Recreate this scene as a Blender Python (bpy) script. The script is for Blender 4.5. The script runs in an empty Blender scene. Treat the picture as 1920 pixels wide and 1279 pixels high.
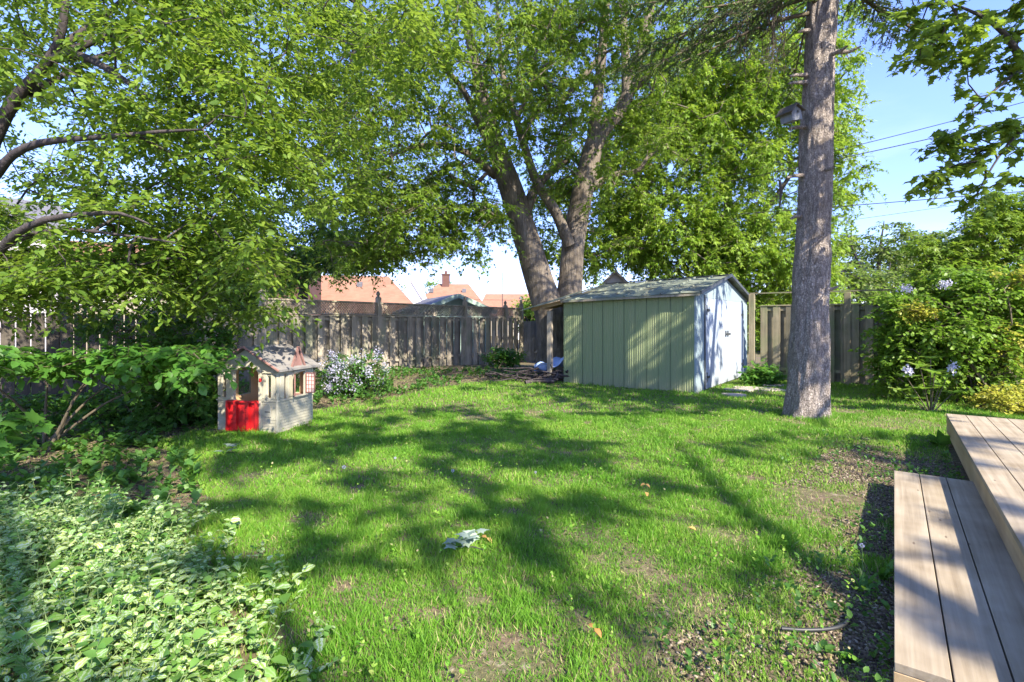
import bpy, math, random
import numpy as np
from mathutils import Vector, Matrix
SC = bpy.context.scene
COL = SC.collection
R = math.radians
random.seed(5)
RNG = np.random.default_rng(11)

# ------------------------------------------------------------------ camera, sky, sun
F, CX, HY, CH = 955.0, 960.0, 605.0, 1.5
cam = bpy.data.cameras.new('camera'); cam_o = bpy.data.objects.new('camera', cam); COL.objects.link(cam_o)
cam.lens = F/1920*36; cam.sensor_width = 36; cam.shift_y = -(639.5-HY)/1920
cam.clip_start = .05; cam.clip_end = 2000
cam_o.location = (0, 0, CH); cam_o.rotation_euler = (R(90), 0, 0)
SC.camera = cam_o
SUN_EL = 38.0; SUN_AZ = math.atan2(.55, -.83)      # direction TO the sun, clockwise from +Y
w = bpy.data.worlds.new('World'); SC.world = w; w.use_nodes = True
nt = w.node_tree; nt.nodes.clear()
wo = nt.nodes.new('ShaderNodeOutputWorld'); bg = nt.nodes.new('ShaderNodeBackground'); bg.inputs[1].default_value = .15
sky = nt.nodes.new('ShaderNodeTexSky'); sky.sky_type = 'NISHITA'; sky.sun_disc = False
sky.sun_elevation = R(SUN_EL); sky.sun_rotation = SUN_AZ; sky.air_density = .62; sky.dust_density = .1; sky.ozone_density = 1.2
tc = nt.nodes.new('ShaderNodeTexCoord'); mp = nt.nodes.new('ShaderNodeMapping'); mp.inputs[3].default_value = (1.2, 1.2, 4.5)
no = nt.nodes.new('ShaderNodeTexNoise'); no.inputs['Scale'].default_value = 2.3; no.inputs['Detail'].default_value = 7; no.inputs['Roughness'].default_value = .55
cr = nt.nodes.new('ShaderNodeValToRGB'); cr.color_ramp.elements[0].position = .52; cr.color_ramp.elements[1].position = .85
sx = nt.nodes.new('ShaderNodeSeparateXYZ'); mr = nt.nodes.new('ShaderNodeMapRange')
mr.inputs[1].default_value = .02; mr.inputs[2].default_value = .3; mr.inputs[3].default_value = .8; mr.inputs[4].default_value = .12
mu = nt.nodes.new('ShaderNodeMath'); mu.operation = 'MULTIPLY'
mx = nt.nodes.new('ShaderNodeMixRGB'); mx.inputs[2].default_value = (3.0, 3.1, 3.4, 1)
L = nt.links.new
L(tc.outputs['Generated'], mp.inputs[0]); L(mp.outputs[0], no.inputs[0]); L(no.outputs[0], cr.inputs[0])
L(tc.outputs['Generated'], sx.inputs[0]); L(sx.outputs[2], mr.inputs[0]); L(cr.outputs[0], mu.inputs[0]); L(mr.outputs[0], mu.inputs[1])
hs = nt.nodes.new('ShaderNodeHueSaturation'); hs.inputs['Saturation'].default_value = 1.12; tint = nt.nodes.new('ShaderNodeMixRGB'); tint.blend_type = 'MULTIPLY'; tint.inputs[0].default_value = 1; tint.inputs[2].default_value = (.98, .81, .95, 1); L(sky.outputs[0], hs.inputs['Color'])
L(mu.outputs[0], mx.inputs[0]); L(hs.outputs[0], tint.inputs[1]); L(tint.outputs[0], mx.inputs[1]); hz = nt.nodes.new('ShaderNodeMapRange'); hz.inputs[1].default_value = 0; hz.inputs[2].default_value = .35; hz.inputs[3].default_value = .5; hz.inputs[4].default_value = .92; L(sx.outputs[2], hz.inputs[0])
dm = nt.nodes.new('ShaderNodeMixRGB'); dm.blend_type = 'MULTIPLY'; dm.inputs[0].default_value = 1; L(mx.outputs[0], dm.inputs[1]); L(hz.outputs[0], dm.inputs[2]); L(dm.outputs[0], bg.inputs[0]); L(bg.outputs[0], wo.inputs[0])
sl = bpy.data.lights.new('sun', 'SUN'); sl.energy = 2.8; sl.angle = R(.53); sl.color = (1, .91, .76)
so = bpy.data.objects.new('sun', sl); COL.objects.link(so)
sd = Vector((math.sin(SUN_AZ)*math.cos(R(SUN_EL)), math.cos(SUN_AZ)*math.cos(R(SUN_EL)), math.sin(R(SUN_EL))))
so.rotation_euler = sd.to_track_quat('Z', 'Y').to_euler()
SC.view_settings.view_transform = 'Standard'; SC.view_settings.look = 'None'
SC.view_settings.exposure = 2.35; SC.view_settings.gamma = 1
SC.cycles.max_bounces = 12; SC.cycles.diffuse_bounces = 8; SC.cycles.transmission_bounces = 8
SC.cycles.use_denoising = True

# ------------------------------------------------------------------ helpers
def W(px, py, d):
    return np.array(((px-CX)/F*d, d, CH+(HY-py)/F*d))
def G(px, py, z=0.0):
    return W(px, py, F*(CH-z)/(py-HY))

_tab = np.random.default_rng(3).random((64, 64, 64)).astype(np.float32)
def vnoise(p, scale=1.0):
    p = np.asarray(p, dtype=np.float64)*scale
    if p.shape[-1] == 2: p = np.concatenate([p, np.full(p.shape[:-1]+(1,), .37)], -1)
    i = np.floor(p).astype(int); f = p-i; f = f*f*(3-2*f); i &= 63; j = (i+1) & 63
    def T(a, b, c): return _tab[a, b, c]
    x0, y0, z0 = i[..., 0], i[..., 1], i[..., 2]; x1, y1, z1 = j[..., 0], j[..., 1], j[..., 2]
    fx, fy, fz = f[..., 0], f[..., 1], f[..., 2]
    a = T(x0, y0, z0)*(1-fx)+T(x1, y0, z0)*fx; b = T(x0, y1, z0)*(1-fx)+T(x1, y1, z0)*fx
    c = T(x0, y0, z1)*(1-fx)+T(x1, y0, z1)*fx; d = T(x0, y1, z1)*(1-fx)+T(x1, y1, z1)*fx
    return (a*(1-fy)+b*fy)*(1-fz)+(c*(1-fy)+d*fy)*fz
def inpoly(x, y, poly):
    x = np.asarray(x); y = np.asarray(y); r = np.zeros(x.shape, bool); n = len(poly)
    for i in range(n):
        x0, y0 = poly[i]; x1, y1 = poly[(i+1) % n]
        c = ((y0 > y) != (y1 > y)) & (x < (x1-x0)*(y-y0)/((y1-y0)+1e-12)+x0)
        r ^= c
    return r
def sstep(a, b, x):
    t = np.clip((x-a)/(b-a), 0, 1); return t*t*(3-2*t)
def gz(x, y):
    p = np.stack([np.asarray(x, float), np.asarray(y, float)], -1)
    near = 1-sstep(25, 40, np.hypot(p[..., 0], p[..., 1]))
    return (vnoise(p, .7)-.5)*.05*near + (vnoise(p, 2.3)-.5)*.02*near - .2*sstep(17, 22, p[..., 1])*near

def tag(o, label=None, cat=None, group=None, kind=None):
    if label: o['label'] = label
    if cat: o['category'] = cat
    if group: o['group'] = group
    if kind: o['kind'] = kind
    return o
def empty(name, loc, rz=0, label=None, cat=None, group=None):
    o = bpy.data.objects.new(name, None); COL.objects.link(o)
    o.location = tuple(float(v) for v in loc); o.rotation_euler = (0, 0, rz); o.empty_display_size = .2
    return tag(o, label, cat, group)
def npmesh(name, V, faces, mat, parent=None, attr=None, smooth=False):
    """faces: list of int arrays, each (n,k)"""
    me = bpy.data.meshes.new(name)
    V = np.ascontiguousarray(V, dtype=np.float32)
    me.vertices.add(len(V)); me.vertices.foreach_set('co', V.ravel())
    li = np.concatenate([f.ravel() for f in faces]).astype(np.int32)
    lt = np.concatenate([np.full(len(f), f.shape[1]) for f in faces]).astype(np.int32)
    me.loops.add(len(li)); me.loops.foreach_set('vertex_index', li)
    me.polygons.add(len(lt)); ls = np.concatenate([[0], np.cumsum(lt)[:-1]]).astype(np.int32)
    me.polygons.foreach_set('loop_start', ls)
    if smooth: me.polygons.foreach_set('use_smooth', np.ones(len(lt), bool))
    if attr is not None:
        a = me.attributes.new('leaf', 'FLOAT_VECTOR', 'POINT'); a.data.foreach_set('vector', np.ascontiguousarray(attr, dtype=np.float32).ravel())
    me.update(calc_edges=True); me.validate()
    me.materials.append(mat)
    o = bpy.data.objects.new(name, me); COL.objects.link(o)
    if parent is not None: o.parent = parent
    return o
class MB:
    def __init__(s): s.v = []; s.f = []
    def add(s, vs, fs):
        n = len(s.v); s.v += [tuple(map(float, p)) for p in vs]; s.f += [tuple(i+n for i in f) for f in fs]; return s
    def box(s, x0, x1, y0, y1, z0, z1, M=None):
        vs = [(x, y, z) for z in (z0, z1) for y in (y0, y1) for x in (x0, x1)]
        if M is not None: vs = [M @ Vector(v) for v in vs]
        return s.add(vs, [(0, 2, 3, 1), (4, 5, 7, 6), (0, 1, 5, 4), (2, 6, 7, 3), (0, 4, 6, 2), (1, 3, 7, 5)])
    def prism(s, pts, axis, a, b, M=None):
        """polygon pts (2D, ccw) extruded along axis 'x','y','z' from a to b"""
        def P(u, v, t): return {'x': (t, u, v), 'y': (u, t, v), 'z': (u, v, t)}[axis]
        n = len(pts); vs = [P(u, v, a) for u, v in pts]+[P(u, v, b) for u, v in pts]
        if M is not None: vs = [M @ Vector(v) for v in vs]
        fs = [tuple(range(n))[::-1], tuple(range(n, 2*n))]+[(i, (i+1) % n, n+(i+1) % n, n+i) for i in range(n)]
        return s.add(vs, fs)
    def beam(s, p, q, w_, h_, up=(0, 0, 1)):
        p = Vector(p); q = Vector(q); d = (q-p).normalized(); u = Vector(up)
        if abs(d.dot(u)) > .98: u = Vector((1, 0, 0))
        sd_ = d.cross(u).normalized(); u = sd_.cross(d).normalized()
        vs = [c+sd_*a*w_/2+u*b*h_/2 for c in (p, q) for a, b in ((-1, -1), (1, -1), (1, 1), (-1, 1))]
        return s.add(vs, [(3, 2, 1, 0), (4, 5, 6, 7), (0, 1, 5, 4), (1, 2, 6, 5), (2, 3, 7, 6), (3, 0, 4, 7)])
    def tube(s, pts, rads, n=8):
        V, Q = sweep(pts, rads, n, 0, 0)
        return s.add(V, [tuple(q) for q in Q])
    def build(s, name, mat, parent=None, bevel=0, smooth=False, seg=1):
        me = bpy.data.meshes.new(name); me.from_pydata(s.v, [], s.f); me.update()
        if smooth:
            me.polygons.foreach_set('use_smooth', [True]*len(me.polygons))
        me.materials.append(mat)
        o = bpy.data.objects.new(name, me); COL.objects.link(o)
        if parent is not None: o.parent = parent
        if bevel:
            m = o.modifiers.new('bevel', 'BEVEL'); m.width = bevel; m.segments = seg; m.limit_method = 'ANGLE'; m.angle_limit = R(40)
        return o
def resample(pts, rads, step):
    pts = np.array(pts, float); rads = np.array(rads, float); n = len(pts)
    P = np.vstack([2*pts[0]-pts[1], pts, 2*pts[-1]-pts[-2]]); out = []; ro = []
    for i in range(n-1):
        a, b, c, d = P[i:i+4]; k = max(1, int(math.ceil(np.linalg.norm(c-b)/step)))
        for j in range(k):
            t = j/k
            out.append(.5*((2*b)+(-a+c)*t+(2*a-5*b+4*c-d)*t*t+(-a+3*b-3*c+d)*t**3)); ro.append(rads[i]*(1-t)+rads[i+1]*t)
    out.append(pts[-1]); ro.append(rads[-1])
    return np.array(out), np.array(ro)
def sweep(pts, rads, n=12, step=0, rough=0.0, seed=0, flare=None):
    if step: pts, rads = resample(pts, rads, step)
    pts = np.array(pts, float); rads = np.broadcast_to(np.array(rads, float), (len(pts),))
    T = np.gradient(pts, axis=0); T /= np.linalg.norm(T, axis=1)[:, None]+1e-9
    u = np.array((1., 0, 0)) if abs(T[0][0]) < .8 else np.array((0, 1., 0))
    V = []; ang = np.arange(n)/n*2*math.pi
    for i in range(len(pts)):
        u = u-T[i]*np.dot(u, T[i]); u /= np.linalg.norm(u)+1e-9; v = np.cross(T[i], u)
        r = np.full(n, rads[i])
        if rough:
            q = np.stack([np.cos(ang)*3+seed, np.sin(ang)*3, np.full(n, pts[i][2]*.9)], -1)
            q2 = np.stack([np.cos(ang)*9+seed, np.sin(ang)*9, np.full(n, pts[i][2]*3.5)], -1)
            r = r*(1+rough*2*(vnoise(q)-.5)+rough*1.1*(vnoise(q2)-.5))
        if flare is not None: r = r*flare(pts[i][2], ang)
        V.append(pts[i]+np.cos(ang)[:, None]*u*r[:, None]+np.sin(ang)[:, None]*v*r[:, None])
    V = np.vstack(V); m = len(pts); Q = []
    a = np.arange(n); b = (a+1) % n
    for i in range(m-1): Q.append(np.stack([a+i*n, b+i*n, b+(i+1)*n, a+(i+1)*n], -1))
    return V, np.vstack(Q)
def tubes(P0, P1, r0, r1, n=5):
    """independent tapered tubes, vectorised"""
    d = P1-P0; L_ = np.linalg.norm(d, axis=1)[:, None]+1e-9; d = d/L_
    up = np.where(np.abs(d[:, 2:3]) > .9, np.array([[1., 0, 0]]), np.array([[0, 0, 1.]]))
    u = np.cross(d, up); u /= np.linalg.norm(u, axis=1)[:, None]+1e-9; v = np.cross(d, u)
    ang = np.arange(n)/n*2*math.pi; c = np.cos(ang)[None, :, None]; s = np.sin(ang)[None, :, None]
    ring = u[:, None]*c+v[:, None]*s
    A = P0[:, None]+ring*r0[:, None, None]; B = P1[:, None]+ring*r1[:, None, None]
    V = np.concatenate([A, B], 1).reshape(-1, 3); a = np.arange(n); b = (a+1) % n
    q = np.stack([a, b, b+n, a+n], -1)
    Q = (q[None]+(np.arange(len(P0))*2*n)[:, None, None]).reshape(-1, 4)
    return V, Q
def unit(n, rng):
    v = rng.normal(size=(n, 3)); return v/np.linalg.norm(v, axis=1)[:, None]

# leaf templates: (verts (x along, y across, z), faces list, uv-like attr)
def T_oval(fold=.18, curl=-.12, wd=.28):
    V = [(0, 0, 0), (.35, wd, fold*wd), (.72, wd*.75, fold*wd+curl*.4), (1, 0, curl), (.35, -wd, fold*wd), (.72, -wd*.75, fold*wd+curl*.4), (.5, 0, -.02)]
    return np.array(V), [np.array([(0, 6, 1), (0, 4, 6), (6, 3, 2), (6, 2, 1), (6, 5, 3), (6, 4, 5)])], np.array([(0, 0), (.35, 1), (.72, 1), (1, 0), (.35, -1), (.72, -1), (.5, 0)], float)
def T_diamond(wd=.3):
    V = [(0, 0, 0), (.45, wd, .06), (1, 0, -.12), (.45, -wd, .06)]
    return np.array(V), [np.array([(0, 2, 1), (0, 3, 2)])], np.array([(0, 0), (.45, 1), (1, 0), (.45, -1)], float)
def T_maple():
    O = [(0, 0), (.02, .22), (-.08, .42), (.22, .36), (.34, .62), (.46, .34), (.58, .28), (.62, .14), (1, 0)]
    up = [(x, y) for x, y in O[1:-1]]
    ring = [(0, 0)]+up+[(1, 0)]+[(x, -y) for x, y in up[::-1]]
    V = [(.3, 0, .03)]+[(x, y, -.25*(x-.3)**2-.18*y*y) for x, y in ring]
    n = len(ring); f = [(0, 1+(i+1) % n, 1+i) for i in range(n)]
    return np.array(V), [np.array(f)], np.array([(.3, 0)]+[(x, y*1.5) for x, y in ring])
def T_star():
    V = [(0, 0, 0), (.3, .13, .02), (1, 0, -.14), (.3, -.13, .02), (.15, .1, 0), (.5, .5, -.08), (.15, -.1, 0), (.5, -.5, -.08), (.4, .1, 0), (.4, -.1, 0)]
    return np.array(V), [np.array([(0, 2, 1), (0, 3, 2), (0, 8, 5), (0, 5, 4), (0, 7, 9), (0, 6, 7)])], np.array([(v[0], v[1]*2) for v in V])
def T_strip(w0=.04, bend=-.3, n=3):
    V = []; A = []
    for i in range(n+1):
        t = i/n; ww = w0*(1-t**2*.95)*(1 if i else .6)
        V += [(t, ww, bend*t*t), (t, -ww, bend*t*t)]; A += [(t, 1), (t, -1)]
    return np.array(V), [np.array([(2*i, 2*i+2, 2*i+3, 2*i+1) for i in range(n)])], np.array(A, float)
def leaves(P, D, N, S, tpl, rng, rnd=None):
    """P base, D leaf axis, N approx normal, S size"""
    T, Fs, A = tpl; n = len(P); k = len(T)
    D = D/(np.linalg.norm(D, axis=1)[:, None]+1e-9)
    Y = np.cross(N, D); Y /= np.linalg.norm(Y, axis=1)[:, None]+1e-9; Z = np.cross(D, Y)
    V = P[:, None]+(T[None, :, 0:1]*D[:, None]+T[None, :, 1:2]*Y[:, None]+T[None, :, 2:3]*Z[:, None])*S[:, None, None]
    off = (np.arange(n)*k)[:, None, None]
    F_ = [(f[None]+off).reshape(-1, f.shape[1]) for f in Fs]
    if rnd is None: rnd = rng.random(n)
    at = np.concatenate([np.broadcast_to(A[None], (n, k, 2)), np.broadcast_to(rnd[:, None, None], (n, k, 1))], -1).reshape(-1, 3)
    return V.reshape(-1, 3), F_, at
def merge(parts):
    V = []; Fd = {}; A = []; o = 0
    for v, fs, a in parts:
        V.append(v); A.append(a)
        for f in fs: Fd.setdefault(f.shape[1], []).append(f+o)
        o += len(v)
    return np.vstack(V), [np.vstack(x) for x in Fd.values()], np.vstack(A)
def sprays(C, rng, twigs=5, per=9, length=.45, size=.09, tpl=None, flat=.5, droop=.3, up=1.0, out=None, hang=.35, jit=.35):
    """leafy twigs round each cluster centre C: returns leaf mesh data and twig segments"""
    n = len(C)*twigs; c = np.repeat(C, twigs, 0)
    d = unit(n, rng); d[:, 2] *= flat; d[:, 2] -= droop*.5
    if out is not None: d += np.repeat(out, twigs, 0)*.7
    d /= np.linalg.norm(d, axis=1)[:, None]
    Lt = length*(.6+.8*rng.random(n)); s = c+unit(n, rng)*length*.12
    t = (np.arange(per)+.6)/per; t = t[None, :, None]
    pos = s[:, None]+d[:, None]*Lt[:, None, None]*t; pos[..., 2] -= droop*(t[..., 0]**2)*Lt[:, None]*.6
    e = s+d*Lt[:, None]; e[:, 2] -= droop*Lt*.6
    m_ = s+d*Lt[:, None]*.5; m_[:, 2] -= droop*Lt*.15
    side = np.cross(d, [0, 0, 1.]); side /= np.linalg.norm(side, axis=1)[:, None]+1e-9
    sg = np.where(np.arange(per) % 2 == 0, 1., -1.)[None, :, None]
    ax = d[:, None]*.7+side[:, None]*sg*.8+rng.normal(size=(n, per, 3))*jit; ax[..., 2] -= hang
    N = np.array([0, 0, up])+rng.normal(size=(n, per, 3))*.38
    P = (pos+rng.normal(size=(n, per, 3))*length*.05).reshape(-1, 3); S = size*(.65+.6*rng.random(len(P)))
    cr_ = np.repeat(rng.random(len(C)), twigs*per)
    rnd = np.clip(cr_*.45+rng.random(len(P))*.55, 0, 1)
    data = leaves(P, ax.reshape(-1, 3), N.reshape(-1, 3), S, tpl, rng, rnd)
    return data, (np.vstack([s, m_]), np.vstack([m_, e]))
def grow(seedP, seedPar, C, rng, seg=.45, bend=.12, tip=.006, power=2.4, arch=.1):
    """cheap space colonisation: joins every cluster to the nearest branch; returns edges with radii"""
    P = np.zeros((len(seedP)+len(C)*14+10, 3)); par = np.full(len(P), -1)
    n = len(seedP); P[:n] = seedP; par[:n] = seedPar; ns = n
    from math import ceil
    dmin = np.array([np.min(np.linalg.norm(seedP-c, axis=1)) for c in C]); order = np.argsort(dmin)
    ends = []
    for k in order:
        c = C[k]; dd = np.linalg.norm(P[:n]-c, axis=1)+np.maximum(0, P[:n, 2]-c[2])*.25
        i = int(np.argmin(dd)); L_ = float(np.linalg.norm(P[i]-c)); m = min(12, max(1, ceil(L_/seg)))
        mid = (P[i]+c)/2+rng.normal(size=3)*bend*L_; mid[2] += arch*L_
        a = P[i].copy(); pi = i
        for j in range(1, m+1):
            t = j/m; P[n] = (1-t)**2*a+2*t*(1-t)*mid+t*t*c
            if j < m: P[n] += rng.normal(size=3)*.02*L_/m
            par[n] = pi; pi = n; n += 1
        ends.append(pi)
    acc = np.zeros(n)
    for e in ends: acc[e] += tip**power
    for i in range(n-1, ns-1, -1): acc[par[i]] += acc[i]
    r = np.maximum(acc, tip**power*.5)**(1/power)
    idx = np.arange(ns, n); p = par[idx]
    rp = np.minimum(r[p], r[idx]*1.25+.004)
    return P[p], P[idx], rp, r[idx]

# ------------------------------------------------------------------ materials
def mat(name):
    m = bpy.data.materials.new(name); m.use_nodes = True; n = m.node_tree; b = n.nodes['Principled BSDF']; return m, n, b
def nd(n, t, **k):
    x = n.nodes.new(t)
    for a, v in k.items():
        if a.startswith('i_'):
            x.inputs[a[2:].replace('_', ' ')].default_value = v
        else: setattr(x, a, v)
    return x
def ramp(n, src, stops):
    c = n.nodes.new('ShaderNodeValToRGB'); e = c.color_ramp.elements
    while len(e) < len(stops): e.new(.5)
    for k, (p, col) in zip(e, stops): k.position = p; k.color = (*col, 1)
    n.links.new(src, c.inputs[0]); return c.outputs[0]
def coord(n, scale=(1, 1, 1), kind='Object', rot=(0, 0, 0)):
    t = n.nodes.new('ShaderNodeTexCoord'); m = n.nodes.new('ShaderNodeMapping'); m.inputs[3].default_value = scale; m.inputs[2].default_value = rot
    n.links.new(t.outputs[kind], m.inputs[0]); return m.outputs[0]
def noise(n, vec, scale, detail=4, rough=.55, dist=0):
    x = n.nodes.new('ShaderNodeTexNoise'); x.inputs['Scale'].default_value = scale; x.inputs['Detail'].default_value = detail
    x.inputs['Roughness'].default_value = rough; x.inputs['Distortion'].default_value = dist
    n.links.new(vec, x.inputs['Vector']); return x.outputs['Fac']
def bump(n, b, h, strength=.3, dist=.02):
    x = n.nodes.new('ShaderNodeBump'); x.inputs['Strength'].default_value = strength; x.inputs['Distance'].default_value = dist
    n.links.new(h, x.inputs['Height']); n.links.new(x.outputs[0], b.inputs['Normal'])
def mix(n, f, a, b_, mode='MIX'):
    x = n.nodes.new('ShaderNodeMixRGB'); x.blend_type = mode
    for s, i in ((f, 0), (a, 1), (b_, 2)):
        if isinstance(s, (int, float)): x.inputs[i].default_value = s
        elif isinstance(s, tuple): x.inputs[i].default_value = (*s, 1)
        else: n.links.new(s, x.inputs[i])
    return x.outputs[0]
def leafmat(name, c0, c1, c2, trans=.45, tcol=(.24, .44, .03), rough=.45, spec=.35, variegate=None, c3=None):
    m, n, b = mat(name)
    a = nd(n, 'ShaderNodeAttribute', attribute_name='leaf'); s = nd(n, 'ShaderNodeSeparateXYZ'); n.links.new(a.outputs['Vector'], s.inputs[0])
    col = ramp(n, s.outputs[2], [(0, c0), (.5, c1), (1, c2)] if not c3 else [(0, c0), (.45, c1), (.9, c2), (.97, c3)])
    if variegate:
        ab = nd(n, 'ShaderNodeMath', operation='ABSOLUTE'); n.links.new(s.outputs[1], ab.inputs[0])
        nz = noise(n, coord(n, (60, 60, 60)), 1.5, 3)
        ad = nd(n, 'ShaderNodeMath', operation='ADD'); n.links.new(ab.outputs[0], ad.inputs[0]); n.links.new(nz, ad.inputs[1])
        band = ramp(n, ad.outputs[0], [(.62, (0, 0, 0)), (.78, (.9, .9, .9)), (1.0, (.9, .9, .9)), (1.15, (0, 0, 0))])
        th = ramp(n, s.outputs[2], [(.25, (0, 0, 0)), (.5, (1, 1, 1))])
        band = mix(n, 1.0, band, th, 'MULTIPLY')
        col = mix(n, band, col, variegate)
    n.links.new(col, b.inputs['Base Color']); b.inputs['Roughness'].default_value = rough; b.inputs['Specular IOR Level'].default_value = spec
    t = nd(n, 'ShaderNodeBsdfTranslucent'); tcn = mix(n, .55, col, tcol); n.links.new(tcn, t.inputs[0])
    ms = nd(n, 'ShaderNodeMixShader'); ms.inputs[0].default_value = trans
    n.links.new(b.outputs[0], ms.inputs[1]); n.links.new(t.outputs[0], ms.inputs[2])
    n.links.new(ms.outputs[0], n.nodes['Material Output'].inputs[0]); return m
M = {}
M['leaf_near'] = leafmat('leaf_near', (.07, .14, .02), (.135, .235, .03), (.26, .36, .055), trans=.52, tcol=(.33, .46, .04))
M['leaf_maple'] = leafmat('leaf_maple', (.08, .16, .02), (.155, .27, .03), (.29, .39, .055), trans=.52, tcol=(.32, .46, .04))
M['leaf_bright'] = leafmat('leaf_bright', (.11, .22, .02), (.21, .36, .035), (.34, .47, .07), tcol=(.42, .56, .05), trans=.5)
M['leaf_dark'] = leafmat('leaf_dark', (.04, .09, .022), (.07, .15, .03), (.13, .23, .045))
M['leaf_bush'] = leafmat('leaf_bush', (.075, .155, .02), (.155, .27, .03), (.26, .40, .05))
M['leaf_gold'] = leafmat('leaf_gold', (.28, .34, .04), (.42, .44, .06), (.60, .54, .12), tcol=(.55, .55, .06))
M['leaf_far'] = leafmat('leaf_far', (.10, .15, .04), (.17, .22, .06), (.26, .30, .09))
M['leaf_shrub'] = leafmat('leaf_shrub', (.05, .13, .02), (.08, .21, .03), (.15, .32, .045), tcol=(.22, .45, .04))
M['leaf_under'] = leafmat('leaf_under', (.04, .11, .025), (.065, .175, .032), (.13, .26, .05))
M['leaf_rhodo'] = leafmat('leaf_rhodo', (.10, .22, .03), (.20, .34, .05), (.36, .46, .10), rough=.35)
M['variegated'] = leafmat('variegated', (.10, .23, .045), (.21, .37, .075), (.42, .52, .13), trans=.38, variegate=(.52, .62, .44))
M['needle'] = leafmat('needle', (.03, .07, .015), (.06, .11, .02), (.12, .18, .03), trans=.15)
M['needle_dead'] = leafmat('needle_dead', (.05, .035, .02), (.08, .06, .03), (.12, .09, .04), trans=.1)
M['silver_leaf'] = leafmat('silver_leaf', (.20, .27, .21), (.27, .34, .27), (.34, .42, .33), trans=.2)
M['petal'] = leafmat('petal', (.40, .39, .56), (.50, .50, .64), (.62, .62, .68), trans=.35, tcol=(.8, .8, .85))
M['dead_leaf'] = leafmat('dead_leaf', (.35, .15, .05), (.5, .25, .07), (.5, .35, .12), trans=.2, tcol=(.5, .3, .1))
M['grass'] = leafmat('grass', (.07, .20, .018), (.145, .325, .032), (.30, .43, .07), trans=.4, tcol=(.28, .52, .05), rough=.5, spec=.2, c3=(.46, .40, .20))
def bark(name, c0, c1, c2, sc=(14, 14, 2.2), bs=.9, dist=.03):
    m, n, b = mat(name); v = coord(n, sc)
    a = noise(n, v, 1.4, 8, .65, .6); c = noise(n, coord(n, (1, 1, 1)), 2.6, 5)
    col = ramp(n, a, [(.3, c0), (.5, c1), (.7, c2)]); col = mix(n, .35, col, ramp(n, c, [(.35, c0), (.65, c2)]))
    n.links.new(col, b.inputs['Base Color']); b.inputs['Roughness'].default_value = .9; bump(n, b, a, bs, dist); return m
M['bark_maple'] = bark('bark_maple', (.045, .036, .027), (.155, .125, .095), (.28, .235, .185), (12, 12, 1.5), 1.0, .06)
M['bark_spruce'] = bark('bark_spruce', (.06, .045, .04), (.24, .20, .185), (.52, .46, .44), (24, 24, 13), 1.0, .07)
M['bark_dark'] = bark('bark_dark', (.02, .018, .018), (.05, .043, .04), (.09, .08, .07))
M['bark_left'] = bark('bark_left', (.02, .017, .017), (.05, .04, .04), (.10, .08, .075))
M['twig'] = bark('twig', (.05, .04, .025), (.10, .08, .05), (.17, .14, .09))
M['stem_green'] = bark('stem_green', (.10, .17, .05), (.16, .25, .07), (.24, .30, .12))
m, n, b = mat('bark_spruce'); vo = nd(n, 'ShaderNodeTexVoronoi'); vo.feature = 'DISTANCE_TO_EDGE'; vo.inputs['Scale'].default_value = 1
vv = coord(n, (44, 44, 27)); nz = nd(n, 'ShaderNodeTexNoise'); nz.inputs['Scale'].default_value = .8; n.links.new(vv, nz.inputs['Vector'])
va = nd(n, 'ShaderNodeVectorMath', operation='MULTIPLY_ADD'); va.inputs[1].default_value = (1.6, 1.6, 1.6); n.links.new(nz.outputs['Color'], va.inputs[0]); n.links.new(vv, va.inputs[2]); n.links.new(va.outputs[0], vo.inputs['Vector'])
pl = ramp(n, vo.outputs['Distance'], [(.0, (.25, .25, .25)), (.10, (.85, .85, .85)), (.3, (1, 1, 1))])
fn = noise(n, coord(n, (60, 60, 40)), 1.5, 6, .7); big = noise(n, coord(n, (1, 1, 1)), 3.0, 5, .6)
col = ramp(n, fn, [(.3, (.13, .105, .09)), (.5, (.29, .245, .215)), (.66, (.56, .50, .46))]); col = mix(n, .45, col, ramp(n, big, [(.38, (.13, .105, .09)), (.62, (.46, .40, .37))]))
fl = noise(n, coord(n, (17, 17, 5)), 1.6, 6, .65, .5); col = mix(n, .6, col, ramp(n, fl, [(.36, (.13, .105, .085)), (.5, (.36, .305, .26)), (.64, (.62, .55, .48))]))
col = mix(n, pl, (.12, .095, .08), col); n.links.new(col, b.inputs['Base Color']); b.inputs['Roughness'].default_value = .95
hh = mix(n, .6, pl, fl); bump(n, b, hh, 1.0, .05); M['bark_spruce'] = m
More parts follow.
